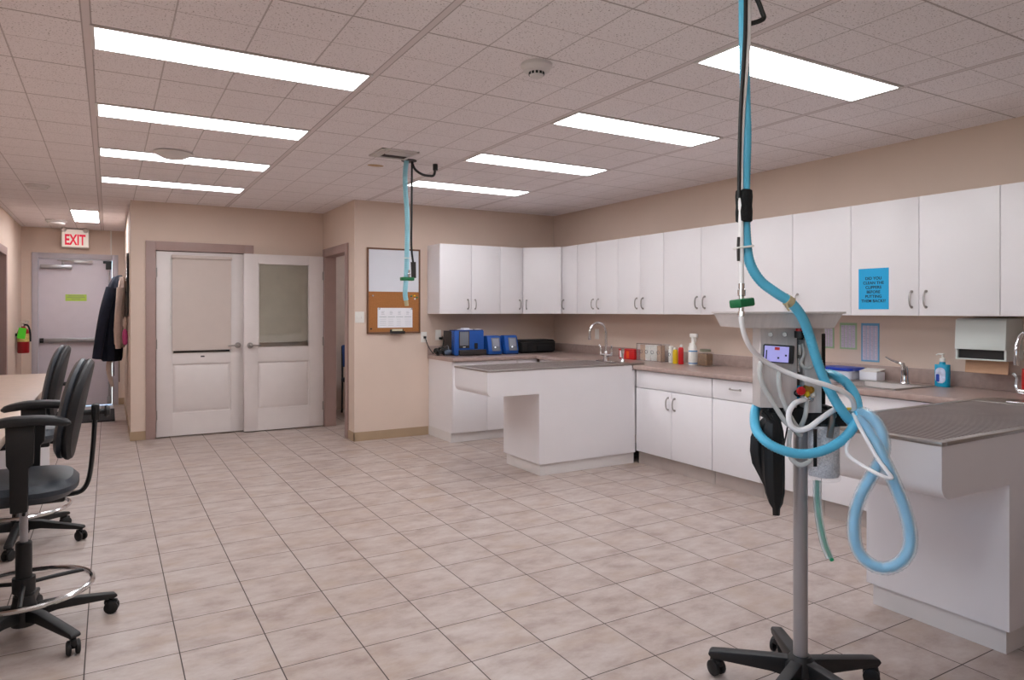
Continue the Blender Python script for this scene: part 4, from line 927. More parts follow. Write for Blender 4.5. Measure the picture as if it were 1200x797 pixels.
# scanner and cables heap at the counter's left end
t = thing('cable_heap', 'heap of black cables at the left end of the counter', 'cables', (3.16, 6.95, ct))
cb = MB(); rnd = random.Random(3)
for k in range(5):
    c0 = Vector((3.16 + rnd.uniform(-0.03, 0.03), 6.95 + rnd.uniform(-0.05, 0.05), ct + 0.02 + 0.014 * k)); ra = rnd.uniform(0.035, 0.055)
    cb.tube([(c0.x + ra * math.cos(a), c0.y + ra * 1.2 * math.sin(a), c0.z + 0.012 * math.sin(3 * a + k)) for a in [2 * PI * q / 10 for q in range(10)]], 0.008, 8, 4, closed=True)
cb.tube([(3.16, 6.93, ct + 0.06), (3.18, 6.95, ct + 0.12), (3.21, 7.0, ct + 0.17), (3.25, 7.12, ct + 0.20)], 0.006, 8, 6)
part('coils', cb, M_black, t)
part('scanner_head', MB().lathe([(0, 0), (0.025, 0.004), (0.03, 0.03), (0.025, 0.06), (0.012, 0.08), (0, 0.082)], (3.155, 6.86, ct + 0.032), 16, Matrix.Rotation(1.25, 4, 'Y') @ Matrix.Rotation(0.4, 4, 'X')), mat('slate_plastic', (70, 84, 104), 0.4), t)
part('grey_lead', MB().tube([(3.20, 6.90, ct + 0.012), (3.215, 6.88, ct + 0.07), (3.225, 6.93, ct + 0.11), (3.235, 7.02, ct + 0.09)], 0.004, 6, 6), M_line, t)
# wall plates on the bulletin wall
def plate_y(name, x, z, w, h, label, cat, n=2):
    t = thing(name, label, cat, (x, YB, z), 0)
    part('plate', MB().box(x - w / 2, x + w / 2, YB - 0.007, YB - 0.0005, z - h / 2, z + h / 2, 0.003), M_plastic_w, t)
    return t
t = plate_y('light_switch', 2.30, 1.315, 0.10, 0.118, 'white light switch plate left of the bulletin board', 'light switch')
for dx_ in (-0.022, 0.022): part('toggle', MB().box(2.30 + dx_ - 0.006, 2.30 + dx_ + 0.006, YB - 0.012, YB - 0.006, 1.30, 1.325, 0.002), M_plastic_w, t)
t = plate_y('wall_outlet', 3.035, 1.09, 0.072, 0.116, 'white outlet between the bulletin board and the counter', 'outlet')
part('plug', MB().box(3.028, 3.056, YB - 0.03, YB - 0.006, 1.075, 1.10, 0.004), M_black, t)
part('cord', MB().tube([(3.042, YB - 0.028, 1.088), (3.055, YB - 0.05, 1.02), (3.085, YB - 0.06, 0.955), (3.11, YB - 0.10, 0.905)], 0.005, 8, 6), M_black, t)
t = plate_y('wall_outlet', 3.21, 1.11, 0.072, 0.116, 'white outlet under the cabinet left of the big analyzer', 'outlet')
part('plug', MB().box(3.215, 3.255, YB - 0.03, YB - 0.006, 1.06, 1.085, 0.004), M_black, t)

# ------------------------------------------------------------------ bulletin board
t = thing('bulletin_board', 'half whiteboard, half cork bulletin board on the beige wall', 'bulletin board', (2.68, YB, 1.135))
bx0, bx1, bz0, bz1, bm_ = 2.378, 2.987, 1.137, 2.062, 1.59
fr = MB(); w = 0.018
for a in ((bx0, bx1, bz0, bz0 + w), (bx0, bx1, bz1 - w, bz1), (bx0, bx0 + w, bz0, bz1), (bx1 - w, bx1, bz0, bz1)): fr.box(a[0], a[1], YB - 0.022, YB - 0.0005, a[2], a[3], 0.003)
part('frame', fr, M_wood, t)
part('whiteboard', MB().box(bx0 + w, bx1 - w, YB - 0.012, YB - 0.001, bm_, bz1 - w), M_wboard, t)
part('cork', MB().box(bx0 + w, bx1 - w, YB - 0.013, YB - 0.001, bz0 + w, bm_), M_cork, t)
single('calendar_sheet', MB().box(2.495, 2.895, YB - 0.0152, YB - 0.0135, 1.20, 1.415), M_paper, 'white four-column calendar sheet pinned on the cork', 'calendar')
cal = bpy.data.objects['calendar_sheet']
cb = MB()
for k in range(4):
    xa = 2.515 + k * 0.095
    cb.box(xa, xa + 0.08, YB - 0.0162, YB - 0.0152, 1.315, 1.321)
    for q in range(3):
        cb.box(xa + 0.022, xa + 0.058 - 0.008 * ((q + k) % 2), YB - 0.0162, YB - 0.0152, 1.345 + q * 0.014, 1.349 + q * 0.014)
    for q in range(4): cb.box(xa + 0.006, xa + 0.075 - 0.01 * ((q * 3 + k) % 3), YB - 0.0159, YB - 0.0152, 1.225 + q * 0.022, 1.2275 + q * 0.022)
part('printed_rows', cb, mat('faint_print', (176, 182, 190), 0.7), cal)
GP = 'pins on the cork'
for k, (x, z, m) in enumerate(((2.44, 1.545, M_nickel), (2.88, 1.545, M_green), (2.915, 1.55, M_yellow), (2.945, 1.53, M_green), (2.92, 1.515, M_plastic_w), (2.51, 1.405, M_chrome), (2.88, 1.405, M_chrome), (2.42, 1.19, M_black))):
    single('push_pin', MB().lathe([(0, 0), (0.008, 0), (0.005, 0.006), (0.005, 0.012), (0.009, 0.016), (0, 0.018)], (x, YB - 0.013 if z != 1.405 else YB - 0.0155, z), 12, Matrix.Rotation(PI / 2, 4, 'X')), m,
           ['silver pin at the upper left of the cork', 'left green pin in the cluster at upper right', 'yellow pin in the cluster at upper right', 'right green pin in the cluster at upper right', 'white pin lowest in the cluster at upper right', 'silver pin at the left corner of the calendar', 'silver pin at the right corner of the calendar', 'black pin at the lower left of the cork'][k], 'pin', GP)
part('tray', MB().box(2.63, 2.785, YB - 0.075, YB - 0.0225, 1.135, 1.142, 0.002).box(2.63, 2.785, YB - 0.078, YB - 0.073, 1.135, 1.165, 0.002).box(2.63, 2.785, YB - 0.028, YB - 0.0225, 1.135, 1.18, 0.002), M_black, bpy.data.objects['bulletin_board'], 'black eraser tray')
single('marker', MB().cyl((2.65, YB - 0.062, 1.154), (2.77, YB - 0.062, 1.154), 0.0115), M_yellow, 'yellow marker lying in the black board tray', 'marker')
single('whiteboard_eraser', MB().box(2.65, 2.765, YB - 0.05, YB - 0.030, 1.143, 1.185, 0.003), mat('felt_white', (210, 204, 180), 0.9), 'pale eraser lying in the black board tray behind the marker', 'eraser')

# ------------------------------------------------------------------ side room: chair glimpsed through the doorway
t = thing('side_room_chair', 'blue padded chair glimpsed through the side doorway', 'chair', (2.95, 9.05, 0))
cxx, cyy = 2.95, 9.05
part('seat', MB().box(cxx - 0.23, cxx + 0.23, cyy - 0.22, cyy + 0.22, 0.42, 0.48, 0.02), M_navy, t)
part('backrest', MB().box(cxx - 0.22, cxx + 0.22, cyy + 0.20, cyy + 0.24, 0.62, 0.92, 0.02), mat('blue_fabric', (48, 76, 140), 0.85), t)
for sx__ in (-1, 1):
    part('leg', MB().tube([(cxx + sx__ * 0.21, cyy - 0.2, 0.0), (cxx + sx__ * 0.21, cyy - 0.2, 0.42)], 0.013, 8, 1), M_black, t)
    part('leg', MB().tube([(cxx + sx__ * 0.21, cyy + 0.23, 0.0), (cxx + sx__ * 0.21, cyy + 0.21, 0.42), (cxx + sx__ * 0.21, cyy + 0.22, 0.9)], 0.013, 8, 4), M_black, t)
# closet shelf behind door 1
t = thing('closet_shelf', 'dark shelf behind the closed glazed door, seen under the blind', 'shelf', (0.9, YD + 0.5, 0))
part('board', MB().box(0.42, 1.35, YD + 0.45, YD + 0.85, 0.90, 0.92), M_charcoal, t)
for x in (0.45, 1.32): part('leg', MB().box(x - 0.02, x + 0.02, YD + 0.46, YD + 0.84, 0, 0.90), M_charcoal, t)
for k, (x, w_) in enumerate(((0.68, 0.05), (0.82, 0.04), (0.93, 0.05), (1.03, 0.035))):
    single('storage_jar', MB().lathe([(0, 0), (w_, 0), (w_, 0.16), (w_ * 0.8, 0.18), (0, 0.18)], (x, YD + 0.55, 0.9205)), M_plastic_w, 'white jar on the shelf behind the door, under the blind', 'jar', 'white jars behind the door')

# ------------------------------------------------------------------ desk at the left
DX = -0.375; DZ = 0.86; DY1 = 6.95
t = thing('desk_counter', 'long beige laminate desk along the left wall', 'desk', (-0.7, 4.5, 0))
part('top', MB().box(XL + 0.001, DX, 2.2, DY1, DZ - 0.04, DZ, 0.006), M_desk, t)
for y in (2.3, 6.9): part('end_panel', MB().box(XL + 0.02, DX - 0.05, y - 0.018, y + 0.018, 0, DZ - 0.04), M_white, t)
part('back_panel', MB().box(XL + 0.03, XL + 0.05, 2.42, 6.88, 0.1, DZ - 0.04), M_white, t)
single('paper_sheet', MB().box(-0.68, -0.50, 4.12, 4.36, DZ + 0.0005, DZ + 0.002, 0, Matrix.Translation((-0.6, 4.2, 0)) @ Matrix.Rotation(0.12, 4, 'Z') @ Matrix.Translation((0.6, -4.2, 0))), mat('pale_blue_paper', (206, 224, 238), 0.7), 'pale blue sheet of paper lying on the desk', 'paper')
t = thing('desk_phone', 'white device at the far end of the desk, cut by the left edge', 'phone', (-0.93, 6.75, DZ))
part('base', MB().box(-1.0, -0.845, 6.64, 6.84, DZ + 0.0005, DZ + 0.05, 0.012), M_plastic_w, t)
part('handset', MB().box(-0.99, -0.94, 6.65, 6.83, DZ + 0.0505, DZ + 0.08, 0.012), M_plastic_w, t)

# ------------------------------------------------------------------ drafting chairs
def caster(mb, x, y, ang):
    a = Vector((math.cos(ang), math.sin(ang), 0))
    for s in (-1, 1):
        c = Vector((x, y, 0.029)) + a * (0.016 * s)
        mb.lathe([(0, -0.009), (0.022, -0.009), (0.029, -0.005), (0.029, 0.005), (0.022, 0.009), (0, 0.009)], c, 16, Matrix.Rotation(ang, 4, 'Z') @ Matrix.Rotation(PI / 2, 4, 'Y'))
    mb.cyl((x, y, 0.03), (x, y, 0.075), 0.010, seg=10); mb.cyl(Vector((x, y, 0.03)) - a * 0.02, Vector((x, y, 0.03)) + a * 0.02, 0.008, seg=8)
    mb.box(-0.012, 0.012, -0.024, 0.03, 0.040, 0.062, 0.006, Matrix.Translation((x, y, 0)) @ Matrix.Rotation(ang, 4, 'Z'))
    return mb
def superellipse_pad(mb, cx, cy, hx, hy, z0, z1, n=3.2, edge=0.03, dome=0.008, seg=40, M=None):
    t = bmesh.new(); rings = []
    h = z1 - z0
    prof = [(0.0, 0.0), (1 - 2.0 * edge / hx, 0), (1 - 0.8 * edge / hx, 0.06 * h), (1.0, 0.38 * h), (1.0, 0.62 * h), (1 - 0.7 * edge / hx, 0.92 * h), (1 - 1.8 * edge / hx, h), (0.4, h + dome * 0.7), (0, h + dome)]
    for f, z in prof:
        if f == 0: rings.append([t.verts.new((cx, cy, z0 + z))]); continue
        rg = []
        for i in range(seg):
            a = 2 * PI * i / seg; c_, s_ = math.cos(a), math.sin(a)
            rg.append(t.verts.new((cx + hx * f * math.copysign(abs(c_) ** (2 / n), c_), cy + hy * f * math.copysign(abs(s_) ** (2 / n), s_), z0 + z)))
        rings.append(rg)
    for a, b_ in zip(rings, rings[1:]):
        for i in range(seg):
            j = (i + 1) % seg
            if len(a) == 1: t.faces.new((a[0], b_[i], b_[j]))
            elif len(b_) == 1: t.faces.new((a[i], a[j], b_[0]))
            else: t.faces.new((a[i], a[j], b_[j], b_[i]))
    bmesh.ops.recalc_face_normals(t, faces=t.faces[:])
    return mb._merge(t, M)
def bend(mb, axis_from, k):
    for v in mb.bm.verts: v.co.z += k * (v.co.y ** 2)
    return mb
def drafting_chair(loc, label, a0, arms=True):
    t = thing('drafting_chair', label, 'chair', loc, 0, 'black drafting chairs', local=True)
    part('hub', MB().lathe([(0, 0.055), (0.045, 0.055), (0.052, 0.075), (0.052, 0.125), (0.042, 0.15), (0.038, 0.18), (0, 0.18)]), M_black, t)
    for k in range(5):
        a = a0 + 2 * PI * k / 5; R_ = 0.335
        M_ = Matrix.Rotation(a, 4, 'Z')
        lg = MB().prism([(0.03, 0.135), (0.12, 0.13), (0.30, 0.098), (0.35, 0.088), (0.357, 0.075), (0.345, 0.068), (0.28, 0.072), (0.12, 0.085), (0.03, 0.075)], 'y', -0.021, 0.021, 0.006)
        bmesh.ops.transform(lg.bm, matrix=M_, verts=lg.bm.verts)
        lo = part('leg', lg, M_black, t)
        part('caster', caster(MB(), R_ * math.cos(a), R_ * math.sin(a), a + 1.1), M_blackrub, lo)
    part('column', MB().lathe([(0, 0.16), (0.030, 0.16), (0.030, 0.40), (0.026, 0.405), (0, 0.405)]), M_black, t)
    part('gas_lift', MB().cyl((0, 0, 0.40), (0, 0, 0.575), 0.0155), M_alu, t)
    R_ = 0.25; rz = 0.205
    fr_ = part('foot_ring', MB().tube([(R_ * math.cos(a), R_ * math.sin(a), rz) for a in [2 * PI * q / 24 for q in range(24)]], 0.0115, 10, 4, closed=True), M_chrome, t)
    sp = MB()
    for k in range(3):
        a = 0.55 + 2 * PI * k / 3; sp.tube([(0.028 * math.cos(a), 0.028 * math.sin(a), rz + 0.02), (0.14 * math.cos(a), 0.14 * math.sin(a), rz + 0.012), (R_ * math.cos(a), R_ * math.sin(a), rz)], 0.009, 8, 4)
    sp.lathe([(0.031, -0.03), (0.042, -0.03), (0.042, 0.03), (0.031, 0.03)], (0, 0, rz + 0.02))
    part('ring_spokes', sp, M_black, fr_)
    part('mechanism', MB().box(-0.13, 0.15, -0.06, 0.06, 0.565, 0.605, 0.01).box(-0.02, 0.03, -0.27, 0.27, 0.592, 0.604, 0.003), M_black, t)
    part('lever', MB().tube([(0.02, -0.06, 0.585), (0.02, -0.17, 0.58), (0.02, -0.24, 0.575)], 0.006, 8, 3), M_black, t)
    part('seat', superellipse_pad(MB(), -0.035, 0, 0.235, 0.25, 0.602, 0.685, 3.0, 0.032), M_vinyl, t)
    # backrest: a padded oval, curved across, leaning back
    bk = MB(); superellipse_pad(bk, 0, 0, 0.215, 0.20, 0, 0.055, 2.6, 0.03, 0.006)
    bend(bk, None, 0.6)
    BM = Matrix.Translation((0.200, 0, 0.955)) @ Matrix.Rotation(math.radians(11), 4, 'Y') @ Matrix(((0, 0, -1, 0.0), (0, 1, 0, 0), (1, 0, 0, 0), (0, 0, 0, 1)))
    bmesh.ops.transform(bk.bm, matrix=BM, verts=bk.bm.verts); bmesh.ops.recalc_face_normals(bk.bm, faces=bk.bm.faces[:])
    bo = part('backrest', bk, M_vinyl, t)
    sh = MB(); superellipse_pad(sh, 0, 0, 0.218, 0.203, -0.020, 0.022, 2.6, 0.014, 0.0)
    bend(sh, None, 0.6); bmesh.ops.transform(sh.bm, matrix=BM, verts=sh.bm.verts); bmesh.ops.recalc_face_normals(sh.bm, faces=sh.bm.faces[:])
    part('back_shell', sh, M_vinylb, bo)
    part('back_bar', MB().tube([(0.12, 0, 0.588), (0.175, 0, 0.585), (0.215, 0, 0.60), (0.238, 0, 0.66), (0.252, 0, 0.80), (0.260, 0, 0.955)], 0.010, 8, 6, flat=2.2), M_black, t)
    part('back_knob', MB().cyl((0.21, 0, 0.935), (0.30, 0, 0.935), 0.012).lathe([(0, 0), (0.026, 0), (0.028, 0.008), (0.02, 0.02), (0, 0.022)], (0.295, 0, 0.935), 14, Matrix.Rotation(PI / 2, 4, 'Y')).box(0.245, 0.275, -0.02, 0.02, 0.90, 0.97, 0.006), M_black, t)
    for s in ((-1, 1) if arms else ()):
        ar = MB(); superellipse_pad(ar, 0.035, s * 0.275, 0.145, 0.042, 0.935, 0.968, 2.6, 0.016, 0.003)
        for v in ar.bm.verts:
            u = (v.co.x - 0.035) / 0.145; v.co.z -= 0.016 * max(0, -u - 0.3) ** 1.5 * 2 + 0.020 * max(0, u) ** 2
        ao = part('armrest', ar, M_vinylb, t)
        part('arm_post', MB().prism([(-0.035, 0.935), (0.060, 0.935), (0.056, 0.78), (0.040, 0.765), (0.036, 0.595), (-0.020, 0.595), (-0.022, 0.765), (-0.032, 0.78)], 'y', s * 0.262, s * 0.288, 0.004), M_black, ao)
    return t
dc = drafting_chair((-0.31, 3.565, 0), 'black drafting chair nearest the camera, in the left foreground', math.radians(16))
drafting_chair((-0.455, 5.03, 0), 'armless black drafting chair behind the nearest one, farther along the desk', math.radians(-22), False)

# ------------------------------------------------------------------ anaesthesia machine
MX, MY = 2.166, 1.635; MD = MX * sn + MY * cs; K = 0.91; ML = (938 - 600) / F * MD
def m(px, py, ly=0.0):
    d = MD + ly
    return Vector(((px - CX) / F * d - ML, ly, H - (py - CY) / F * d))
t = thing('anaesthesia_machine', 'anaesthesia machine on a five-legged wheeled pole stand', 'medical machine', (MX, MY, 0), -YAW, None, local=True)
part('hub', MB().lathe([(0, 0.03), (0.04, 0.03), (0.06, 0.06), (0.055, 0.11), (0.034, 0.135), (0, 0.135)]), M_black, t)
for k in range(5):
    a = math.radians(12 + 72 * k); R_ = 0.295
    lg = MB().prism([(0.02, 0.125), (0.10, 0.118), (0.27, 0.10), (0.315, 0.094), (0.325, 0.08), (0.31, 0.065), (0.10, 0.062), (0.02, 0.05)], 'y', -0.022, 0.022, 0.006)
    bmesh.ops.transform(lg.bm, matrix=Matrix.Rotation(a, 4, 'Z'), verts=lg.bm.verts)
    lo = part('leg', lg, M_black, t)
    part('caster', caster(MB(), R_ * math.cos(a), R_ * math.sin(a), a + 0.9), M_blackrub, lo)
part('pole', MB().cyl((0, 0, 0.12), (0, 0, 1.30), 0.0248, seg=28), M_alu, t)
# tray with flared sides
ty = 0.0; zt, zb_ = 1.378, 1.326
tm = bmesh.new()
def rect(hx, hy0, hy1, z):
    hx *= 0.84
    return [tm.verts.new(p) for p in ((-0.095 - hx, hy0, z), (-0.095 + hx, hy0, z), (-0.095 + hx, hy1, z), (-0.095 - hx, hy1, z))]
A = rect(0.215, -0.165, 0.165, zt); B = rect(0.203, -0.153, 0.153, zt - 0.003); D_ = rect(0.18, -0.13, 0.13, zb_)
A2 = rect(0.215, -0.165, 0.165, zt - 0.006); D2 = rect(0.184, -0.134, 0.134, zb_ - 0.004); B2 = rect(0.206, -0.156, 0.156, zt - 0.008)
for u, v in ((A, B), (B, D_), (A, A2), (A2, B2), (B2, D2)):
    for i in range(4): j = (i + 1) % 4; tm.faces.new((u[i], u[j], v[j], v[i]))
tm.faces.new(D_); tm.faces.new(D2); bmesh.ops.recalc_face_normals(tm, faces=tm.faces[:])
tr = MB(); tr._merge(tm)
part('tray', tr, M_steel_d, t)
part('tray_support', MB().box(-0.185, 0.075, -0.09, 0.10, 1.318, 1.3225, 0.001).box(-0.14, 0.06, -0.06, 0.06, 1.30, 1.318, 0.002), M_steel_d, t)
# front panels
def mbox(mb, x0, x1, y0, y1, la, lb_, bev=0.002):
    d = MD + la
    a = m(x0, y0, la); b_ = m(x1, y1, la)
    return mb.box(a.x, b_.x, la, lb_, b_.z, a.z, bev)
part('front_panel', mbox(MB(), 891, 934, 384, 478, -0.085, -0.005), M_steel_d, t)
part('side_panel', mbox(MB(), 943, 963, 384, 484, -0.080, 0.02), M_steel_d, t)
part('back_plate', mbox(MB(), 892, 962, 384, 478, -0.035, 0.035), mat('dark_plate_steel', (120, 116, 114), 0.45, 0.6), t)  # plate set behind the panels, in a darker steel than theirs
part('rear_bracket', mbox(MB(), 963.5, 967.5, 391, 474, 0.0, 0.05).box(0.078, 0.098, -0.04, 0.05, 0.995, 1.04, 0.003), M_black, t)
for px in (903, 919.5): part('bolt', MB().cyl(m(px, 392, -0.085), m(px, 392, -0.094), 0.0085, 0.0075, 12), M_nickel, t)
# monitor
mo = m(912, 415, -0.118)
MM = Matrix.Translation(mo) @ Matrix.Rotation(math.radians(-24), 4, 'Z') @ Matrix.Rotation(math.radians(3), 4, 'Y')
mo_ = part('monitor', MB().box(-0.050, 0.050, -0.005, 0.030, -0.031, 0.031, 0.004, MM), M_black, t)
part('screen', MB().box(-0.045, 0.034, -0.0062, -0.0048, -0.027, 0.027, 0, MM), M_scr, mo_)
part('screen_marks', MB().box(-0.012, 0.004, -0.0068, -0.006, 0.014, 0.024, 0, MM), M_red, mo_)
part('screen_icons', MB().box(-0.002, 0.004, -0.0068, -0.006, -0.016, -0.010, 0, MM).box(0.022, 0.028, -0.0068, -0.006, -0.006, 0.0, 0, MM).box(-0.04, -0.036, -0.0068, -0.006, -0.02, 0.012, 0, MM), M_ink, mo_)
# flowmeter
fm = part('flowmeter', MB().cyl(m(937, 432, -0.075), m(937, 398, -0.075), 0.010, seg=14), M_acryl, t)
part('flow_knob', MB().cyl(m(938, 396, -0.10), m(938, 388, -0.10), 0.020, seg=18).cyl(m(936, 398, -0.075), m(936, 385, -0.075), 0.014), M_black, fm)
part('red_cap', MB().cyl(m(937.5, 388, -0.10), m(937.5, 385, -0.10), 0.014), M_red, fm)
part('float', MB().cyl(m(937, 416, -0.075), m(937, 404, -0.075), 0.0045), M_plastic_w, fm)
part('cyan_label', mbox(MB(), 934.5, 942.5, 452, 469, -0.048, -0.036, 0.001), M_bluepaper, t)
part('gauge_tube', MB().cyl(m(935.5, 436, -0.06), m(935.5, 420, -0.06), 0.006), M_chrome, t)
# valve cluster
vc = part('valve', MB().cyl(m(936, 462, -0.075), m(952, 468, -0.075), 0.010).cyl(m(946, 472, -0.07), m(946, 458, -0.07), 0.011).sphere(m(946, 467, -0.08), 0.016), M_chrome, t)
part('red_knob', MB().lathe([(0, 0), (0.014, 0), (0.016, 0.006), (0.012, 0.014), (0, 0.016)], m(938, 458, -0.10), 14, Matrix.Rotation(PI / 2, 4, 'X')), M_red, vc)
part('brass_fitting', MB().cyl(m(942, 455, -0.09), m(951, 458, -0.09), 0.012).sphere(m(950, 457, -0.09), 0.013), M_brass, vc)
part('yellow_knob', MB().sphere(m(946, 462, -0.10), 0.010), M_yellow, vc)
part('white_cap', MB().sphere(m(952, 462, -0.085), 0.012), M_plastic_w, vc)
part('black_clip', MB().tube([m(940, 463, -0.08), m(934, 464, -0.09), m(931, 460, -0.09), m(936, 456, -0.09)], 0.003, 6, 5), M_black, vc)
# absorber block
part('manifold', mbox(mbox(mbox(MB(), 900, 918, 477, 492, -0.06, 0.03, 0.004), 926, 952, 478, 499, -0.075, 0.03, 0.004), 950, 993, 482, 500, -0.075, 0.03, 0.004), M_black, t)
can = part('absorber_canister', MB().lathe([(0.050, 0), (0.0545, 0.004), (0.0545, 0.192), (0.051, 0.195)], (m(965.5, 564, -0.03).x, -0.03, m(965.5, 564, -0.09).z + 0.002), 32), M_acryl, t)
cxm = m(965.5, 564, -0.03); zc0 = m(965.5, 564, -0.09).z
part('granules', MB().lathe([(0, 0.006), (0.049, 0.006), (0.0515, 0.012), (0.0515, 0.187), (0, 0.189)], (cxm.x, -0.03, zc0), 32), M_granule, can)
part('canister_base', MB().lathe([(0, -0.008), (0.053, -0.008), (0.056, -0.004), (0.056, 0.004), (0, 0.005)], (cxm.x, -0.03, zc0), 32), M_acryl, can)
part('scale_strip', mbox(MB(), 953.5, 957.5, 503, 547, -0.092, -0.088, 0.0005), M_black, can)
part('latch', MB().box(-0.010, 0.010, -0.008, 0.008, -0.05, 0.05, 0.004, Matrix.Translation(m(974, 497, -0.095)) @ Matrix.Rotation(0.12, 4, 'Y')).cyl(m(971, 487, -0.085), m(979, 487, -0.085), 0.009), M_nickel, can)
# tubing on the machine
def tubep(name, pts, r, mt, seg=10, **kw): return part(name, MB().tube([m(*p) for p in pts], r, seg, 8, **kw), mt, t)
tubep('white_hose', [(943, 468, -0.09), (931, 473, -0.11), (924.5, 484, -0.12), (926, 497, -0.125), (935, 504, -0.13), (948, 501, -0.135), (963, 490, -0.13), (978, 480, -0.11), (988, 477, -0.08)], 0.0095, M_tube)
tubep('clear_tube', [(893, 422, -0.09), (890.5, 430, -0.095), (891.5, 445, -0.098), (899, 461, -0.10), (910, 479, -0.10), (920, 494, -0.10), (930, 503, -0.10), (938, 510, -0.08)], 0.0085, M_clearT)
tubep('clear_tube', [(913, 432, -0.089), (912.5, 445, -0.098), (914.5, 460, -0.10), (921, 478, -0.10), (930, 495, -0.098), (937, 504, -0.09)], 0.0085, M_clearT)
tubep('clear_tube', [(945, 470, -0.09), (944.5, 482, -0.10), (942, 492, -0.095), (937, 502, -0.08)], 0.0080, M_clearT)
tubep('clear_tube', [(926, 504, -0.06), (924.5, 520, -0.07), (927, 537, -0.075), (938, 545, -0.08), (949, 540, -0.075), (953, 528, -0.06)], 0.0085, M_clearT)
tubep('clear_tube', [(940, 403, -0.08), (942, 415, -0.09), (938.5, 425, -0.095), (943, 431, -0.095), (950, 431, -0.09), (954, 424, -0.085)], 0.005, M_clearT)
gt = tubep('drain_tube', [(957.5, 563, -0.03), (958, 590, -0.04), (961, 615, -0.05), (966, 638, -0.055), (972, 653, -0.06)], 0.0145, M_clear, 14)
part('green_core', MB().tube([m(957.5, 563, -0.03), m(958, 590, -0.04), m(961.5, 615, -0.05), m(967, 638, -0.055), m(975, 657, -0.06)], 0.0075, 10, 8), M_greent, gt)
tubep('thin_lead', [(924, 494, -0.02), (921, 510, -0.03), (918, 525, -0.03)], 0.003, M_black, 6)
part('hose_port', MB().cyl(m(990, 489, -0.05), m(1004, 486, -0.05), 0.019, 0.017, 16), M_plastic_w, t)
part('yellow_port', MB().lathe([(0, -0.012), (0.016, -0.012), (0.019, 0), (0.016, 0.012), (0, 0.012)], m(997, 482, -0.075), 14), M_yellow, t)

# rebreathing bag (its own thing, hung on the manifold)
bl = m(907, 606, -0.07)
bg_mid = Vector((MX, MY, 0)) + Matrix.Rotation(-YAW, 3, 'Z') @ Vector((bl.x, -0.07, bl.z))
t = thing('rebreathing_bag', 'limp black rubber breathing bag hanging from the machine', 'bag', (MX, MY, 0), -YAW, None, local=True)
def lobe(pts, seg=26, amp=0.07, n=7):
    """pts: (px centre, py, half width px, ly)"""
    secs = []
    for (px, py, hw, ly) in pts:
        c = m(px, py, ly); secs.append((c, hw * (MD + ly) / F, max(hw * 0.62 * (MD + ly) / F, 0.004), wob(n, amp, px * 0.3)))
    return MB().loft(secs, seg * 2)
part('main_lobe', lobe([(906, 484, 4, -0.07), (905, 492, 9, -0.075), (905, 505, 12, -0.08), (906, 520, 12.5, -0.082), (906, 540, 12.5, -0.082), (906.5, 560, 12, -0.08), (908, 578, 10.5, -0.078), (909, 590, 7.5, -0.076), (909.5, 596, 4.2, -0.075), (909.5, 604, 3.8, -0.075)]), M_blackrub, t)
part('side_lobe', lobe([(900, 488, 4, -0.05), (896, 498, 10, -0.05), (893, 512, 13, -0.048), (892, 528, 13, -0.048), (894, 543, 12, -0.048), (898, 556, 9, -0.05), (901, 568, 6, -0.055), (904, 582, 4, -0.06)]), M_blackrub, t)
part('neck_folds', MB().tube([m(893, 483, -0.08), m(899, 489, -0.085), m(905, 497, -0.09)], 0.006, 8, 4).tube([m(899, 481, -0.09), m(903, 488, -0.09), m(907, 496, -0.09)], 0.006, 8, 4).cyl(m(910, 480, -0.05), m(909, 494, -0.07), 0.022, 0.018), M_blackrub, t)

# ceiling drop: blue scavenging hose, gas line and green coupler
t = thing('gas_hose_drop', 'turquoise hose and white gas line dropping from the ceiling to the machine', 'hose', (MX, MY, 0), -YAW, None, local=True)
def tp(name, pts, r, mt, seg=12, **kw): return part(name, MB().tube([m(*p) for p in pts], r, seg, 8, **kw), mt, t)
zc = lambda px, ly: (px, CY - (CEIL - H) * F / (MD + ly), ly)
tp('blue_hose', [zc(872, -0.23), (871.5, 30, -0.23), (873, 100, -0.23), (874.5, 160, -0.23), (873, 215, -0.23), (873, 250, -0.23), (874.5, 285, -0.23), (879, 309, -0.23), (891, 329, -0.225), (909, 343, -0.22), (927, 355, -0.21), (940, 372, -0.19), (949, 395, -0.16), (956.5, 420, -0.145), (965, 443, -0.14), (975, 463, -0.14), (985, 479, -0.14), (994, 491, -0.13), (1001, 497, -0.12)], 0.0172, M_hose, 14, corr=0.09, pitch=0.010)
tp('return_loop', [(897, 462, 0.06), (889, 471, 0.03), (884.5, 485, -0.02), (886, 503, -0.09), (897, 517, -0.14), (915, 527, -0.16), (938, 532, -0.165), (962, 529, -0.165), (984, 518, -0.16), (999, 502, -0.15), (1005, 485, -0.13), (1003, 467, -0.10), (994, 451, -0.06), (982, 442, -0.02), (969, 438, 0.05), (952, 440, 0.07)], 0.0172, M_hose, 14, corr=0.09, pitch=0.010)
tp('gas_line', [zc(877, -0.245), (877, 30, -0.245), (876, 60, -0.25), (871, 120, -0.25), (868, 180, -0.25), (868, 240, -0.25), (868.5, 300, -0.25), (869, 342, -0.25)], 0.0085, M_tube)
tp('black_cable', [zc(874, -0.26), (873.5, 30, -0.26), (871, 80, -0.262), (868, 130, -0.262), (866.5, 180, -0.26), (866, 232, -0.255)], 0.0065, M_black)
part('wrap', MB().lathe([(0.021, -0.053), (0.026, -0.050), (0.027, -0.02), (0.0255, 0.0), (0.0275, 0.03), (0.026, 0.05), (0.021, 0.053)], m(871.8, 241.5, -0.238), 20), M_cuff, t)
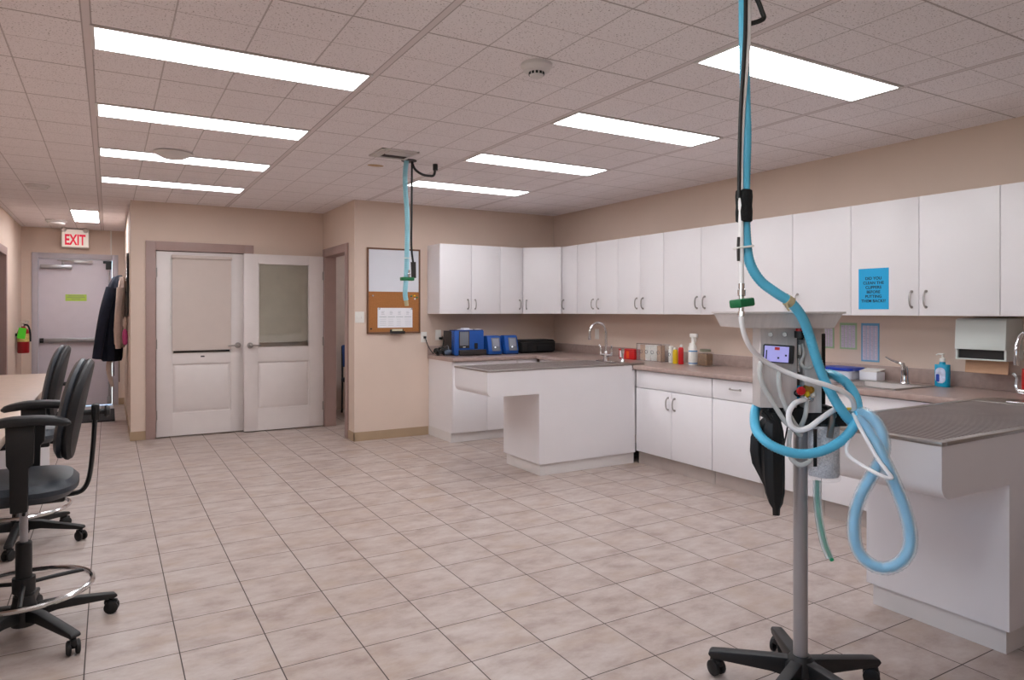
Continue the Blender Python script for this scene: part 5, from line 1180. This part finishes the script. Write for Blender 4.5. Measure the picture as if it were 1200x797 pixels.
part('hanging_clip', MB().tube([m(865.5, 278, -0.255), m(865, 292, -0.257), m(865.3, 306, -0.255)], 0.0048, 8, 4), M_charcoal, t)
part('cable_tie', MB().box(-0.026, 0.030, -0.022, 0.022, -0.003, 0.003, 0.001, Matrix.Translation(m(870.5, 290, -0.24)) @ Matrix.Rotation(-0.12, 4, 'Y')), M_plastic_w, t)
part('upper_fitting', MB().lathe([(0.006, 0.03), (0.010, 0.03), (0.010, 0.012), (0.013, 0.010), (0.013, -0.01), (0.008, -0.012), (0.008, -0.028), (0.004, -0.03)], m(869, 343, -0.25), 14), M_chrome, t)
part('quick_connector', MB().box(-0.033, 0.033, -0.026, 0.026, -0.014, 0.014, 0.006, Matrix.Translation(m(869.5, 355, -0.25)) @ Matrix.Rotation(-0.12, 4, 'Y') @ Matrix.Rotation(0.5, 4, 'Z')), M_green, t)
part('lower_fitting', MB().cyl(m(869, 359, -0.25), m(868.5, 372, -0.25), 0.0085).cyl(m(868.8, 365, -0.25), m(868.6, 370, -0.25), 0.011, seg=8), M_chrome, t)
tp('machine_gas_line', [(868.5, 370, -0.25), (869, 378, -0.25), (872.5, 393, -0.24), (880, 408, -0.22), (893, 421, -0.19), (910, 431, -0.17), (930, 439.5, -0.17), (952, 446.5, -0.185), (972, 452.5, -0.19), (988, 459, -0.18), (998, 467, -0.16), (1001, 478, -0.13), (999, 486, -0.10)], 0.0085, M_tube)
part('tape_band', MB().lathe([(0.0172, -0.012), (0.0192, -0.010), (0.0192, 0.010), (0.0172, 0.012)], m(924.5, 353.2, -0.212), 18, Vector((0, 0, 1)).rotation_difference((m(927, 355, -0.21) - m(915, 347, -0.217)).normalized()).to_matrix().to_4x4()).tube([m(922, 356, -0.23), m(923, 362, -0.23), m(925, 364, -0.23)], 0.003, 6, 4), M_tape, t)
bx2 = m(884, 30, -0.16)
part('ceiling_hook', MB().tube([zc(886, -0.26), (m(888, 0, -0.255) * 1), m(894, 14, -0.25), m(895.5, 22, -0.25), m(890, 26, -0.24), m(879, 29, -0.235)][1:] if False else [m(884, -6, -0.24), m(888.5, 2, -0.24), m(893, 14, -0.24), m(895, 21, -0.24), m(889, 25, -0.24), m(878, 28, -0.235)], 0.008, 8, 5), M_black, t)
part('ceiling_collar', MB().lathe([(0, 0), (0.075, 0), (0.075, -0.006), (0.06, -0.01), (0, -0.0105)], (m(872, 0, -0.24).x, -0.24, CEIL - 0.0008), 24), M_ceilw, t)

# patient breathing circuit, coaxial, looped in front of the near wet table
t = thing('breathing_circuit', 'looped pale blue coaxial breathing hose hanging at the machine right side', 'hose', (MX, MY, 0), -YAW, None, local=True)
cp = [(999, 487, -0.10), (1011, 484, -0.14), (1023, 491, -0.19), (1032, 505, -0.22), (1035.5, 522, -0.24), (1032, 539, -0.25), (1022, 557, -0.25), (1010, 578, -0.24), (1002, 602, -0.23), (1001, 628, -0.24), (1007, 648, -0.25), (1020, 661, -0.27), (1037, 666, -0.29), (1054, 660, -0.31), (1065, 645, -0.32), (1066.5, 624, -0.32), (1060, 597, -0.31), (1050, 571, -0.30), (1040, 548, -0.285), (1029, 526, -0.255), (1018, 506, -0.20), (1008, 491, -0.14)]
part('outer_sleeve', MB().tube([m(*p) for p in cp], 0.0225, 14, 8, corr=0.05, pitch=0.012), M_clear, t)
part('inner_hose', MB().tube([m(*p) for p in cp], 0.0145, 12, 8, corr=0.08, pitch=0.010), M_hose3, t)
tt = thing('sampling_line', 'thin white tube looping beside the pale blue breathing hose', 'tube', (MX, MY, 0), -YAW, None, local=True)
part('line', MB().tube([m(*p) for p in [(1000, 485, -0.13), (1007, 500, -0.19), (1017, 518, -0.255), (1028, 537, -0.29), (1040, 553, -0.315), (1044.5, 560, -0.32), (1036, 559, -0.315), (1020, 551, -0.29), (1003, 541, -0.23), (993, 532, -0.19), (992.5, 521, -0.17), (997, 509, -0.16), (1002, 492, -0.135)]], 0.0062, 8, 8), M_tube, tt)

# ------------------------------------------------------------------ daylight and exposure
w = bpy.data.worlds.new('world'); sc.world = w; w.use_nodes = True
wn = w.node_tree.nodes; wl = w.node_tree.links
sk = wn.new('ShaderNodeTexSky'); sk.sky_type = 'HOSEK_WILKIE'; sk.turbidity = 4; sk.sun_direction = Vector((0.6, -0.5, 0.6)).normalized()
wl.new(sk.outputs[0], wn['Background'].inputs[0]); wn['Background'].inputs[1].default_value = 18.0
pd = bpy.data.lights.new('window_portal', 'AREA'); pd.shape = 'RECTANGLE'; pd.size = WY1 - WY0; pd.size_y = WZ1 - WZ0; pd.cycles.is_portal = True
po = bpy.data.objects.new('window_portal', pd); C.objects.link(po); po.location = (XL - T - 0.02, (WY0 + WY1) / 2, (WZ0 + WZ1) / 2); po.rotation_euler = (PI / 2, 0, -PI / 2)

sc.view_settings.view_transform = 'Standard'; sc.view_settings.look = 'None'
sc.view_settings.gamma = 1.0; sc.view_settings.use_curve_mapping = False
sc.view_settings.exposure = 0.66
